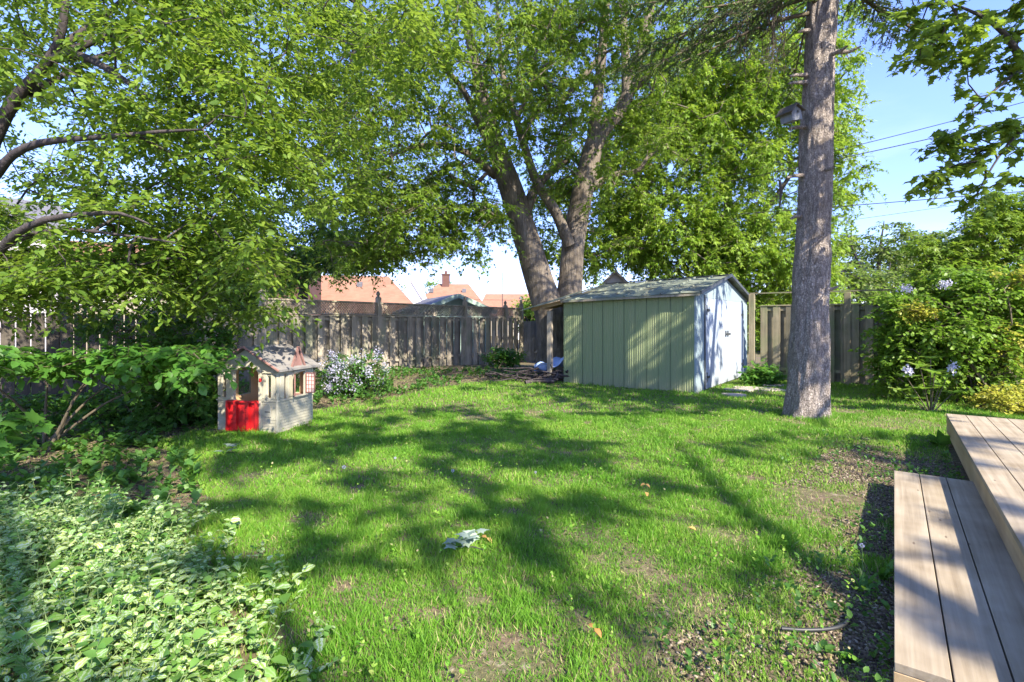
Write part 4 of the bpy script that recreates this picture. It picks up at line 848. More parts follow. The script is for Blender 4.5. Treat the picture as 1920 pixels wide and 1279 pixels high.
def post(x, z, parent, m_, fin=True, w_=.065, y0=-.085, y1=.065):
    mb = MB(); mb.box(x-w_, x+w_, y0, y1, -.25, z)
    p = mb.build('post', m_, parent, bevel=.006)
    if fin:
        f = MB(); prof = [(.075, 0), (.075, .025), (.045, .035), (.04, .06), (.062, .09), (.068, .12), (.05, .16), (.02, .2), (.004, .215)]
        V, Q = [], []
        for i, (r_, zz) in enumerate(prof):
            for k in range(12): V.append((x+r_*math.cos(k*math.pi/6), r_*math.sin(k*math.pi/6), z+zz))
        for i in range(len(prof)-1):
            for k in range(12): Q.append((i*12+k, i*12+(k+1) % 12, (i+1)*12+(k+1) % 12, (i+1)*12+k))
        Q.append(tuple(range(11, -1, -1))); Q.append(tuple((len(prof)-1)*12+k for k in range(12))); f.add(V, Q); f.build('finial', m_, p, smooth=True)
    return p
for x in (-.66, 3.36, 6.98): post(x, 2.28, lf, M['fence'])
post(5.85, 2.2, lf, M['fence']); post(-4.32, 2.35, lf, M['fence'], False, y0=-.09); post(-5.72, 1.72, lf, M['fence'], False)
for a, b_ in ((-4.32, -.66), (-.66, 3.36), (3.36, 5.85), (5.85, 6.98)):
    fr = MB(); fr.box(a+.065, b_-.065, -.04, .04, 2.09, 2.135); fr.box(a+.065, b_-.065, -.03, .03, 1.735, 1.77); fr.build('lattice_rail', M['fence'], lf, bevel=.003)
    lt = MB(); x0, x1, z0, z1 = a+.065, b_-.065, 1.77, 2.09; h = z1-z0; st = .085; wv = .036
    for s, yy in ((1, -.008), (-1, .004)):
        k = x0-h
        while k < x1:
            xa, xb = k, k+h; za, zb = (z0, z1)
            ta = max(0, (x0-xa)/h); tb_ = min(1, (x1-xb)/h+1)
            if tb_-ta > .05:
                p = (xa+h*ta, yy, (z0+h*ta) if s > 0 else (z1-h*ta)); q_ = (xa+h*tb_, yy, (z0+h*tb_) if s > 0 else (z1-h*tb_))
                lt.beam(p, q_, .008, wv, up=(0, 0, 1))
            k += st
    lt.build('lattice_panel', M['fence'], lf)
df = empty('dark_fence', (FO[0]+V_[0]*-13.2, FO[1]+V_[1]*-13.2, 0), FA, 'dark stained board fence with narrow gaps along the left side', 'fence')
mb = MB(); x = 0
while x < 7.4:
    mb.box(x, x+.188+rn.uniform(-.006, .006), -.03, -.008, .0+rn.uniform(-.02, .02), 1.67+rn.uniform(-.012, .012)); x += .206
mb.build('board_panel', M['fence_dark'], df, bevel=.003)
mb = MB(); mb.box(0, 7.4, -.006, .035, .3, .39); mb.build('rail', M['fence_dark'], df); mb = MB(); mb.box(0, 7.4, -.006, .035, 1.32, 1.41); mb.build('rail', M['fence_dark'], df)
for x in (.1, 2.5, 4.9, 7.3): mb = MB(); mb.box(x-.05, x+.05, .036, .13, -.2, 1.6); mb.build('post', M['fence_dark'], df)
# grey fence piece by the maple
e1 = FO+V_*7.05; gf = empty('grey_gate', (e1[0], e1[1], -.1), YA, 'dark blue grey board gate between the fence end and the maple trunk', 'gate')
mb = MB()
for k in range(9): mb.box(.03+k*.15, .03+k*.15+.143, -.01, .012, -.08, 1.66)
mb.build('board_panel', M['fence_grey'], gf, bevel=.003)
for za, zb in ((.25, .33), (1.35, 1.43)):
    mb = MB(); mb.box(.03, 1.38, .013, .05, za, zb); mb.build('rail', M['fence_grey'], gf)
mb = MB(); mb.box(-.06, .028, -.05, .05, -.25, 1.66); mb.build('post', M['fence_grey'], gf)
# right fence: local x along -U (towards the right)
rf0 = np.array((6.49, 13.77)); rf = empty('wooden_fence', (rf0[0], rf0[1], 0), YA, 'weathered shadow-box board fence on the right, behind the spruce trunk and the big bush', 'fence')
sbpanel(.22, 2.1, 1.95, rf, M['fence_right'], pitch=.30, bw=.165, bot=.02); sbpanel(2.22, 4.6, 1.95, rf, M['fence_right'], pitch=.30, bw=.165, bot=.02); sbpanel(4.72, 7.0, 1.95, rf, M['fence_right'], pitch=.30, bw=.165, bot=.02)
for x, z in ((0, 2.27), (2.16, 2.24), (4.66, 2.24)): post(x, z, rf, M['fence_right'], False, .07, -.08, .06)
mb = MB(); mb.beam((-.05, 0, 2.29), (4.7, 0, 2.26), .04, .035); mb.build('top_rail', M['fence_right'], rf)

# ------------------------------------------------------------------ shed
sh = empty('garden_shed', (SHED_A[0], SHED_A[1], 0), YA, 'sage green metal garden shed with pale blue double doors under a low gable roof', 'shed')
Ls, Ws, Hs, RZ = 3.25, 4.7, 2.13, 2.64; TILT = .021
# local: x = -U so wall extends to x=-Ls ; y = V
def zt(x): return TILT*x           # shed sinks a little toward its far-left end
MT = Matrix(((1, 0, 0, 0), (0, 1, 0, 0), (TILT, 0, 1, 0), (0, 0, 0, 1)))
def ribbed(u0, u1, pitch_rib, depth, seams):
    """profile across the wall (u, offset)"""
    pts = []; u = u0
    while u < u1-1e-6:
        pts += [(u, 0), (u+pitch_rib*.55, 0), (u+pitch_rib*.62, depth), (u+pitch_rib*.93, depth)]; u += pitch_rib
    pts = [p for p in pts if p[0] < u1]; pts.append((u1, 0)); return pts
def corr(axis_, u0, u1, c, z0, z1, outward, rib=.07, depth=.008, zfun=None):
    pts = ribbed(u0, u1, rib, depth, 0); mb = MB(); V = []; 
    for u, o_ in pts:
        oo = c+outward*o_; zz = z1 if zfun is None else zfun(u)
        V += [(u, oo, z0), (u, oo, zz)] if axis_ == 'x' else [(oo, u, z0), (oo, u, zz)]
    Fs = [(2*i, 2*i+2, 2*i+3, 2*i+1) for i in range(len(pts)-1)]; mb.add([MT @ Vector(v) for v in V], Fs); return mb
for k in range(12):
    a = -Ls+k*Ls/12; b_ = a+Ls/12-.012; mb = corr('x', a, b_, -.004*(k % 2), -.06, Hs, -1, .0515, .006)
    pn = mb.build('side_panel', M['shed_green'], sh); mb = MB(); mb.box(b_+.0, b_+.012, -.011 if k % 2 else -.007, .004, -.06, Hs, MT); mb.build('seam', M['shed_seam'], pn)
mb = corr('y', 0, Ws, -Ls, -.06, Hs, -1); mb.build('rear_wall', M['shed_green'], sh); mb = corr('x', -Ls, 0, Ws, -.06, Hs, 1); mb.build('far_wall', M['shed_green'], sh)
corr('y', .06, .58, -.01, -.06, Hs, 1, .13, .012).build('front_panel', M['shed_pale'], sh); corr('y', 4.2, Ws, -.01, -.06, Hs, 1, .13, .012).build('front_panel', M['shed_pale'], sh)
mb = MB(); mb.box(-.03, .012, -.02, .055, -.06, Hs, MT); mb.build('corner_trim', M['shed_pale'], sh, bevel=.004)
mb = MB(); mb.box(-.03, .016, .58, .65, -.06, Hs-.02, MT); mb.build('door_jamb', M['shed_trim'], sh)
mb = MB(); mb.box(-.03, .008, .58, 4.2, Hs-.075, Hs, MT); mb.build('door_header', M['shed_pale'], sh)
for y0, y1 in ((.655, 2.4), (2.412, 4.19)):
    mb = MB(); mb.box(-.02, .014, y0, y1, .02, Hs-.08, MT)
    dr_ = mb.build('door', M['shed_white'], sh, bevel=.004); hs_ = y0+.07 if y0 < 1 else y1-.07; sg = 1 if y0 < 1 else -1
    for z in (.38, 1.72) if y0 > 1 else (.28, 1.78):
        h = MB(); h.box(.0145, .026, hs_-.02, hs_+.02, z-.11, z+.11, MT); h.box(.0265, .034, min(hs_, hs_+sg*.2), max(hs_, hs_+sg*.2), z-.025, z+.025, MT); h.build('hinge', M['iron'], dr_)
    h = MB(); mid = y1-.09 if y0 < 1 else y0+.09
    h.box(.015, .03, mid-.035, mid+.035, 1.16, 1.30, MT); h.box(.03, .065, mid-.012, mid+.012, 1.2, 1.23, MT); h.box(.0655, .075, min(mid, mid+sg*-.0)-.06, mid+.06, 1.19, 1.24, MT); h.build('handle', M['iron'], dr_, bevel=.003)
mb = MB(); mb.prism([(0.0, Hs+.0), (Ws, Hs+.0), (Ws/2, RZ-.04)], 'x', -.04, .005, MT); mb.build('gable', M['shed_pale'], sh)
mb = MB(); mb.prism([(0.0, Hs), (Ws, Hs), (Ws/2, RZ-.04)], 'x', -Ls, -Ls+.03, MT); mb.build('gable', M['shed_green'], sh)
# roof sheets, 12 on the visible slope and 12 behind
ov = .14; NR = 8
def slope(y): return RZ-(abs(y-Ws/2))*(RZ-Hs)/(Ws/2)+.02
for s in (0, 1):
    for k in range(NR):
        xa = -Ls-.02+k*(Ls+.15)/NR; xb = xa+(Ls+.15)/NR+.02; ya, yb = (-ov, Ws/2) if s == 0 else (Ws+ov, Ws/2); mb = MB(); ji = rn.uniform(-.01, .012)
        za, zb = slope(ya)+.0015*k, slope(yb)+.0015*k
        vs = [(xa, ya, za+ji), (xb, ya, za), (xb, yb, zb), (xa, yb, zb)]; vs += [(x_, y_, z_-.012) for x_, y_, z_ in vs]
        mb.add([MT @ Vector(v) for v in vs], [(0, 1, 2, 3) if s == 0 else (3, 2, 1, 0), (7, 6, 5, 4), (0, 4, 5, 1), (1, 5, 6, 2), (2, 6, 7, 3), (3, 7, 4, 0)])
        yl = ya; mb.beam(MT @ Vector((xb-.02, ya, za+.016)), MT @ Vector((xb-.02, yb, zb+.016)), .03, .028)
        mb.build('roof_sheet', M['shed_roof'], sh)
mb = MB(); mb.beam(MT @ Vector((-Ls, Ws/2, RZ+.045)), MT @ Vector((.14, Ws/2, RZ+.045)), .12, .02); mb.build('ridge_cap', M['shed_trim'], sh)
mb = MB(); mb.beam(MT @ Vector((.145, -ov, slope(-ov))), MT @ Vector((.145, Ws/2, slope(Ws/2)+.01)), .03, .07); mb.beam(MT @ Vector((.145, Ws+ov, slope(-ov))), MT @ Vector((.145, Ws/2, slope(Ws/2)+.01)), .03, .07); mb.build('rake_trim', M['shed_trim'], sh)
mb = MB(); mb.beam(MT @ Vector((-Ls, -ov+.0, slope(-ov)-.035)), MT @ Vector((.12, -ov, slope(-ov)-.035)), .02, .045); mb.build('eave_trim', M['fence'], sh)
# lean-to awning beyond the far-left wall
lz = lambda x_, y_: slope(y_)+TILT*x_-(-Ls-x_)*.16
mb = MB(); xa, xb = -Ls-1.15, -Ls+.05
vs = [(xa, -ov-.1, lz(xa, -ov)-.02), (xb, -ov-.1, lz(xb, -ov)+.025), (xb, Ws/2, lz(xb, Ws/2)+.025), (xa, Ws/2, lz(xa, Ws/2)-.02)]; vs += [(a, b, c-.02) for a, b, c in vs]
mb.add(vs, [(0, 1, 2, 3), (7, 6, 5, 4), (0, 4, 5, 1), (1, 5, 6, 2), (2, 6, 7, 3), (3, 7, 4, 0)]); mb.build('awning_sheet', M['shed_roof'], sh)
mb = MB(); mb.beam((-Ls-.95, -.02, lz(-Ls-.95, 0)-.07), (-Ls-.01, -.02, lz(-Ls-.01, 0)-.07), .05, .09); mb.beam((-Ls-.62, -.1, lz(-Ls-.7, 0)-.11), (-Ls-.62, 1.6, lz(-Ls-.7, 1.2)-.15), .05, .09); mb.build('awning_beam', M['deck_side'], sh)
mb = MB(); mb.box(-Ls-.50, -Ls-.38, .0, .11, -.1, 1.80); mb.build('awning_post', M['fence'], sh, bevel=.006)

# brush pile
rg = np.random.default_rng(61); bp = np.array((SHED_A[0], SHED_A[1]))+U*(Ls+.75)+V_*-.05
root = empty('brush_pile', (bp[0], bp[1], 0), 0, 'pile of cut grey branches heaped at the foot of the maple beside the shed', 'brush pile'); Pa = []; Pb = []; ra = []
for k in range(80):
    a = rg.random()*6.28; ln = .4+.9*rg.random(); c = np.array((rg.normal()*.45, rg.normal()*.3, .04+.28*rg.random()*math.exp(-abs(rg.normal())))); d = np.array((math.cos(a), math.sin(a)*.6, rg.normal()*.16)); p = c-d*ln/2
    for i in range(4):
        q_ = p+d*ln/4+rg.normal(size=3)*.025; q_[2] = max(.015, q_[2]); Pa.append(p); Pb.append(q_); ra.append((.028-.004*i)*(.5+.6*(k % 3)/2)); p = q_
Pa = np.array(Pa); Pa[:, 2] = np.maximum(.015, Pa[:, 2]); v, q = tubes(Pa, np.array(Pb), np.array(ra), np.array(ra)*.85, 6); npmesh('branches', v, [q], M['bark_left'], root)
tp_ = W(1022, 686, 13.2); g_ = 12; xs = np.linspace(-.45, .35, g_); mb = MB(); VV = [(a, b*.5, .10*math.sin(a*9+b*5)+.06*math.sin(b*13)+.25*a) for a in xs for b in xs]
mb.add(VV, [(i*g_+j, (i+1)*g_+j, (i+1)*g_+j+1, i*g_+j+1) for i in range(g_-1) for j in range(g_-1)]); o = mb.build('tarp', M['tarp'], smooth=True); sm = o.modifiers.new('solid', 'SOLIDIFY'); sm.thickness = .01
o.location = (1.03, 13.25, .42); tag(o, 'crumpled pale blue plastic sheet lying on the brush pile behind the shed post', 'plastic sheet')

# old garage behind maple
def gable_house(name, label, cat, base, rz, w_, l_, hw, hr, wallm, roofm, ovh=.35, group=None, trim=None, hip=0):
    """x: width across ridge (ridge along y)"""
    r_ = empty(name, base, rz, label, cat, group)
    mb = MB(); mb.box(-w_/2, w_/2, -l_/2, l_/2, -.3, hw)
    if not hip: mb.prism([(-w_/2, hw+.001), (w_/2, hw+.001), (0, hr-.12)], 'y', -l_/2, l_/2)
    mb.build('wall', wallm, r_)
    e = w_/2+ovh; ze = hw-ovh*(hr-hw)/(w_/2); ly = l_/2+ovh; mb = MB(); t = .12
    top = [(-e, -ly, ze), (e, -ly, ze), (e, ly, ze), (-e, ly, ze), (0, -ly+hip, hr), (0, ly-hip, hr)]
    vs = top+[(a, b, c-t) for a, b, c in top]
    mb.add(vs, [(0, 4, 5, 3), (1, 2, 5, 4), (0, 1, 4), (2, 3, 5), (6, 9, 11, 10), (7, 10, 11, 8), (6, 10, 7), (8, 11, 9), (0, 6, 7, 1), (1, 7, 8, 2), (2, 8, 9, 3), (3, 9, 6, 0)] if hip else
           [(0, 4, 5, 3), (1, 2, 5, 4), (6, 9, 11, 10), (7, 10, 11, 8), (0, 3, 9, 6), (1, 7, 8, 2), (0, 6, 10, 4), (4, 10, 7, 1), (3, 5, 11, 9), (5, 2, 8, 11)])
    rf_ = mb.build('roof', roofm, r_)
    if trim:
        mb = MB(); mb.beam((-e, -ly-.03, ze-.1), (0, -ly-.03, hr-.1), .05, .22); mb.beam((e, -ly-.03, ze-.1), (0, -ly-.03, hr-.1), .05, .22); mb.build('barge_board', trim, r_)
    return r_
def window(parent, x, y, z, w_, h_, rz=0, m_=None):
    f = MB(); Mx = Matrix.Translation((x, y, z)) @ Matrix.Rotation(rz, 4, 'Z')
    for a, b, c, d in ((-w_/2-.07, w_/2+.07, -h_/2-.07, -h_/2), (-w_/2-.07, w_/2+.07, h_/2, h_/2+.07), (-w_/2-.07, -w_/2, -h_/2, h_/2), (w_/2, w_/2+.07, -h_/2, h_/2), (-.025, .025, -h_/2, h_/2)): f.box(a, b, -.05, .03, c, d, Mx)
    wo_ = f.build('window', m_ or M['white'], parent); g = MB(); g.box(-w_/2, -.026, -.02, .0, -h_/2, h_/2, Mx); g.box(.026, w_/2, -.02, .0, -h_/2, h_/2, Mx); g.build('pane', M['glass'], wo_); return wo_
o = gable_house('old_garage', 'old small outbuilding with a weathered grey shingle gable roof behind the maple', 'garage', (3.05, 18.6, 0), R(-10), 2.6, 4.2, 2.15, 3.45, M['stucco_grey'], M['shingle_old'], .25)
o.location = (4.2, 21.0, 0)
# houses behind
ha = gable_house('bungalow', 'bungalow with a broad orange hip roof behind the lattice fence', 'house', W(655, 600, 38)*np.array((1, 1, 0)), R(-82), 9, 9.5, 2.5, 5.0, M['stucco'], M['tile_orange'], .5, hip=2.4, group='houses behind the fence')
hb = gable_house('bungalow', 'bungalow with a white gable peak, orange roof and brick chimney', 'house', W(850, 600, 50)*np.array((1, 1, 0)), R(-90), 9, 6.6, 2.6, 5.3, M['stucco'], M['tile_orange'], .4, hip=2.2, group='houses behind the fence')
# front gable of bungalow b
ch = MB(); ch.box(-.35, .35, -.35, .35, 0, 1.35); ch.box(-.42, .42, -.42, .42, 1.35, 1.45); ch.box(-.12, .12, -.12, .12, 1.45, 1.75)
c_ = ch.build('chimney', M['brick_red'], hb); c_.location = (0.2, -.7, 4.8)
mb = MB(); mb.prism([(-1.5, 2.6), (1.5, 2.6), (0, 5.0)], 'y', -.1, 2.0); gw = mb.build('gable', M['white'], hb); gw.rotation_euler = (0, 0, R(90)); gw.location = (5.6, -3.0, .05)
mb = MB(); mb.beam((-1.75, 1.1, 2.3), (0, 1.1, 5.1), 2.6, .14); mb.beam((1.75, 1.1, 2.3), (0, 1.1, 5.1), 2.6, .14); gr = mb.build('gable_roof', M['stucco_grey'], hb); gr.rotation_euler = (0, 0, R(90)); gr.location = (5.6, -3.0, .05)
hc = gable_house('bungalow', 'lower orange roofed house farthest off, seen just left of the maple trunk', 'house', W(955, 600, 62)*np.array((1, 1, 0)), R(-88), 9, 7, 2.6, 5.0, M['stucco'], M['tile_orange'], .4, hip=1.0, group='houses behind the fence')
hd = gable_house('bungalow', 'orange roofed house edge directly behind the maple trunk at fence level', 'house', W(1010, 600, 48)*np.array((1, 1, 0)), R(-90), 7, 4.6, 1.9, 3.4, M['white'], M['tile_orange'], .4, hip=1.6, group='houses behind the fence')
gg = gable_house('neighbour_garage', 'small garage with grey green gable trim and dark roof behind the lattice', 'garage', W(826, 600, 29)*np.array((1, 1, 0)), R(24), 3.6, 6.0, 2.25, 2.98, M['garage_green'], M['shingle_grey'], .3, trim=M['garage_green'])
br = empty('brick_house', W(520, 600, 27)*np.array((1, 1, 0)), R(10), 'dark red brick house wall partly hidden by the round-headed tree', 'house'); mb = MB(); mb.box(-2.2, 1.1, 0, 6, -.3, 4.9); mb.build('wall', M['brick_red'], br); window(br, -.9, 0, 2.6, 1.0, 1.1)
mb = MB(); mb.prism([(-2.6, 4.9), (1.5, 4.9), (-.5, 6.0)], 'y', -.3, 6.3); mb.build('roof', M['shingle_grey'], br)
ch_ = gable_house('cream_house', 'cream stucco house with an orange roof glimpsed through the left tree', 'house', W(190, 600, 26)*np.array((1, 1, 0)), R(-65), 8, 7.0, 3.6, 5.6, M['stucco'], M['tile_orange'], .4)
window(ch_, 4.02, -1.8, 2.9, .9, 1.1, R(90)); window(ch_, 4.02, .6, 2.9, .9, 1.1, R(90)); window(ch_, 4.02, 2.6, 2.9, .6, .9, R(90))
gh_ = gable_house('grey_house', 'pale grey house side seen at the far left edge through leaves', 'house', W(-60, 600, 20)*np.array((1, 1, 0)), R(-45), 5, 5, 5.2, 6.6, M['stucco_grey'], M['shingle_grey'], .3); window(gh_, 2.52, 0, 3.4, .9, 1.2, R(90))
for hh_, vx, vy, vz in ((hb, 1.6, -1.9, 4.6), (hb, 1.5, 1.2, 4.6), (ha, 1.6, 1.0, 4.3), (hc, 1.2, 1.4, 4.5)):
    mb = MB(); mb.box(vx-.12, vx+.12, vy-.18, vy+.18, vz-.25, vz+.12); mb.build('roof_vent', M['shingle_grey'], hh_)
mb = MB(); mb.tube([(0, 0, 0), (0, 0, 6.9)], [.05, .03], 8); mb.beam((-.6, 0, 6.2), (.6, 0, 6.2), .03, .03); o = mb.build('antenna_mast', M['iron']); o.location = tuple(W(942, 605, 55)*np.array((1, 1, 0))); tag(o, 'thin antenna mast standing up above the distant rooftops', 'antenna')

# ------------------------------------------------------------------ playhouse
PO = np.array((-3.2, 6.95)); PA = math.atan2(.2, -.95)+math.pi     # local x to the right along the front, y away
ph = empty('toy_playhouse', (PO[0], PO[1], gz(PO[0], PO[1])), PA, 'cream plastic toy playhouse with a red half door and grey pink roof', 'playhouse')
PW, PD, PH_, PR = .95, .82, .90, 1.185; pc = M['plastic_cream']
# front wall as polygon plates around the arch; local x from -PW..0, front face y=0
def plate(mb, pts, y0=0, y1=.03): mb.prism(pts, 'y', y0, y1)
mb = MB(); t = .035; X0 = -PW
ox0, ox1, oz0, oz1 = X0+.275, X0+.665, .435, .80
plate(mb, [(X0, .0), (X0+.20, .0), (X0+.20, .43), (X0, .43)]); plate(mb, [(X0+.68, .0), (0, .0), (0, .43), (X0+.68, .43)])
plate(mb, [(X0, .43), (X0+.07, .43), (X0+.07, .83), (X0, .83)]); plate(mb, [(X0+.135, .43), (ox0, .43), (ox0, .83), (X0+.135, .83)]); plate(mb, [(X0+.07, .43), (X0+.135, .43), (X0+.135, .47), (X0+.07, .47)]); plate(mb, [(X0+.07, .79), (X0+.135, .79), (X0+.135, .83), (X0+.07, .83)])
plate(mb, [(ox1, .43), (-.155, .43), (-.155, .83), (ox1, .83)]); plate(mb, [(-.10, .43), (0, .43), (0, .83), (-.10, .83)]); plate(mb, [(-.155, .43), (-.10, .43), (-.10, .48), (-.155, .48)]); plate(mb, [(-.155, .78), (-.10, .78), (-.10, .83), (-.155, .83)])
cx_ = (ox0+ox1)/2; hw_ = (ox1-ox0)/2
arc = [(cx_+hw_*math.cos(a), oz1+.10*math.sin(a)) for a in np.linspace(math.pi, 0, 13)]
zp = [(X0, .83)]+[(ox0, .83)]+[p for p in arc if p[1] > .83]+[(ox1, .83), (0, .83), (0, PH_), (-PW/2, PR-.03), (X0, PH_)]
for i in range(len(arc)-1):       # fill above arch by vertical strips
    (xa, za), (xb, zb) = arc[i], arc[i+1]; plate(mb, [(xa, max(.0, za)), (xb, max(.0, zb)), (xb, .93), (xa, .93)])
plate(mb, [(X0, .83), (ox0, .83), (ox0, .93), (X0, .93)] if False else [(X0, .83), (ox0, .83), (ox0, .93), (X0+.06, .93), (X0, PH_)]); plate(mb, [(ox1, .83), (0, .83), (0, PH_), (-.06, .93), (ox1, .93)])
plate(mb, [(X0+.06, .93), (-.06, .93), (-PW/2, PR-.03)])
mb.build('front_wall', pc, ph, bevel=.004)
# siding grooves on front lower panels, trim, arch moulding
mb = MB()
for k in range(9):
    z = .05+k*.043; mb.box(X0+.01, X0+.19, -.006, -.0005, z, z+.034); mb.box(X0+.69, -.26, -.006, -.0005, z, z+.034) if .18 < z < .36 else mb.box(X0+.69, -.02, -.006, -.0005, z, z+.034)
for k in range(9):
    z = .45+k*.045; mb.box(X0+.01, X0+.065, -.006, -.0005, z, z+.036)
for k in range(4): z = .83+k*.04; mb.box(X0+.04+k*.05, X0+.22, -.006, -.0005, z, z+.032); mb.box(-.24, -.04-k*.05, -.006, -.0005, z, z+.032)
mb.build('front_siding', pc, ph)
mb = MB(); mb.box(X0-.01, X0+.2, -.018, -.001, .425, .445); mb.box(X0+.68, .012, -.018, -.001, .425, .445); mb.box(ox0-.045, ox0, -.02, -.001, .446, .80); mb.box(ox1, ox1+.045, -.02, -.001, .0, .80); mb.box(-.23, -.16, -.012, -.0012, .47, .8); mb.box(-.095, -.03, -.012, -.0012, .47, .8); mb.box(-.22, -.03, -.03, -.0125, .82, .835)
ap = [(cx_+(hw_+.045)*math.cos(a), oz1+.145*math.sin(a)) for a in np.linspace(math.pi, 0, 13)]
for i in range(12): mb.prism([arc[i], arc[i+1], ap[i+1], ap[i]], 'y', -.02, -.001)
mb.build('front_trim', pc, ph, bevel=.003)
# mailbox relief
mb = MB(); am = [(-.145+.055*math.cos(a), .34+.055*math.sin(a)) for a in np.linspace(0, math.pi, 9)]; mb.prism([(-.2, .22), (-.09, .22)]+am, 'y', -.016, -.0065); mbx = mb.build('mailbox', pc, ph, bevel=.003)
mb = MB(); mb.box(-.185, -.105, -.018, -.0165, .285, .297); mb.build('slot', M['black'], mbx)
mb = MB(); mb.box(-.268, -.24, -.03, -.001, .70, .75); mb.box(-.262, -.247, -.04, -.031, .71, .73); mb.build('doorbell', M['plastic_red'], ph, bevel=.004)
# red door
dx0, dx1 = X0+.19, X0+.675; mb = MB(); mb.box(dx0, dx1, -.035, -.019, .015, .44)
for a, b_ in ((dx0, dx0+.03), (dx0+.125, dx0+.165), (dx1-.165, dx1-.125), (dx1-.03, dx1)): mb.box(a, b_, -.072, -.0355, .015, .44)
for a, b_ in ((dx0+.03, dx0+.125), (dx0+.165, dx1-.165), (dx1-.125, dx1-.03)): mb.box(a, b_, -.068, -.0355, .015, .045); mb.box(a, b_, -.068, -.0355, .415, .438)
mb.box((dx0+dx1)/2-.04, (dx0+dx1)/2+.04, -.040, -.0355, .28, .31); mb.build('door', M['plastic_red'], ph, bevel=.005, seg=2)
# side wall (x=0), y 0..PD with slot, window
def sp(mb, y0, y1, z0, z1, x0=-.03, x1=0): mb.box(x0, x1, y0, y1, z0, z1)
for nm, xs_, xe in (('side_wall', -.03, 0.), ('side_wall', X0, X0+.03)):
    mb = MB(); sp(mb, .032, PD-.032, 0, .45, xs_, xe); sp(mb, .032, PD-.032, .80, PH_, xs_, xe); sp(mb, .032, .15, .45, .80, xs_, xe); sp(mb, .20, .36, .45, .80, xs_, xe); sp(mb, .62, PD-.032, .45, .80, xs_, xe); mb.build(nm, pc, ph, bevel=.003)
mb = MB()
for k in range(9): z = .04+k*.043; mb.box(.0005, .007, .03, PD-.02, z, z+.034)
mb.build('side_siding', pc, ph); mb = MB(); mb.box(.001, .018, -.01, PD, .425, .447); mb.box(.001, .05, .34, .66, .447, .465); mb.box(.001, .03, .33, .66, .80, .825); mb.box(.001, .012, .04, .13, .47, .8); mb.box(-.01, .008, -.02, .03, 0, .9); mb.box(.001, .012, .22, .34, .47, .8); mb.build('side_trim', pc, ph, bevel=.003)
for y_, an, sg in ((.36, R(62), -1), (.62, R(18), 1)):
    mb = MB(); wv = .14; hh = .30
    mb.box(0, wv, -.01, .004, 0, .014); mb.box(0, wv, -.01, .004, hh-.014, hh); mb.box(0, .014, -.01, .004, .014, hh-.014); mb.box(wv-.014, wv, -.01, .004, .014, hh-.014)
    for k in range(1, 5): mb.box(.014, wv-.014, -.007, .001, k*hh/5-.004, k*hh/5+.004)
    for k in range(1, 3): mb.box(k*wv/3-.004, k*wv/3+.004, -.0105, .0045, .014, hh-.014)
    s_ = mb.build('shutter', M['plastic_shutter'], ph); s_.location = (.02, y_, .475); s_.rotation_euler = (0, 0, an*sg*.9 if sg < 0 else R(5))
    mb = MB(); mb.box(.014, wv-.014, -.003, -.001, .014, hh-.014); b2 = mb.build('shutter_back', M['lattice_light'], s_)
mb = MB(); z3 = [(X0, 0), (0, 0), (0, PH_), (-PW/2, PR-.03), (X0, PH_)]; mb.prism([(X0, 0), (0, 0), (0, .45), (X0, .45)], 'y', PD-.03, PD); mb.prism([(X0, .8), (0, .8), (0, PH_), (-PW/2, PR-.03), (X0, PH_)], 'y', PD-.03, PD)
for a, b_ in ((X0, X0+.2), (X0+.42, X0+.55), (-.2, 0)): mb.box(a, b_, PD-.03, PD, .45, .8)
mb.build('back_wall', pc, ph)
mb = MB(); mb.box(X0+.031, X0+.036, .04, PD-.04, .02, .44); mb.box(-.037, -.032, .04, PD-.04, .02, .44); mb.box(X0+.04, -.04, PD-.037, PD-.032, .02, .44); mb.box(X0+.04, X0+.2, PD-.037, PD-.032, .44, .88); mb.box(X0+.42, X0+.55, PD-.037, PD-.032, .44, .88); mb.box(-.2, -.04, PD-.037, PD-.032, .44, .88); mb.box(X0+.031, X0+.036, .2, .36, .44, .88); mb.box(X0+.031, X0+.036, .62, PD-.04, .44, .88); mb.box(X0+.3, X0+.33, PD-.045, PD-.034, .44, .82); mb.box(X0+.04, -.04, .04, PD-.04, .005, .015); mb.build('lining', M['plastic_in'], ph)
mb = MB(); mb.box(-.3, -.06, PD-.2, PD-.055, .40, .44); mb.build('counter', M['plastic_pink'], ph)
# roof
e = PW/2+.075; ze = PH_-.075*(PR-PH_)/(PW/2)+.01; y0, y1 = -.075, PD+.075; th = .022; cxm = -PW/2
for s in (-1, 1):
    mb = MB(); NN = 6
    for k in range(NN):       # stepped shingle courses
        a, b_ = k/NN, (k+1)/NN; xa, xb = cxm+s*e*(1-a), cxm+s*e*(1-b_); za, zb = ze+(PR-ze)*a, ze+(PR-ze)*b_
        pts = [(xa, za+.008), (xb, zb+.001), (xb, zb-th), (xa, za-th)]; mb.prism(pts if s < 0 else pts[::-1], 'y', y0, y1)
    mb.build('roof_panel', M['toy_roof'], ph)
mb = MB()
for yy in (y0-.012,):
    mb.beam((cxm-e-.01, yy, ze-.005), (cxm, yy, PR-.003), .02, .028); mb.beam((cxm+e+.01, yy, ze-.005), (cxm, yy, PR-.003), .02, .028)
mb.build('roof_edge', M['plastic_pink'], ph, bevel=.004)
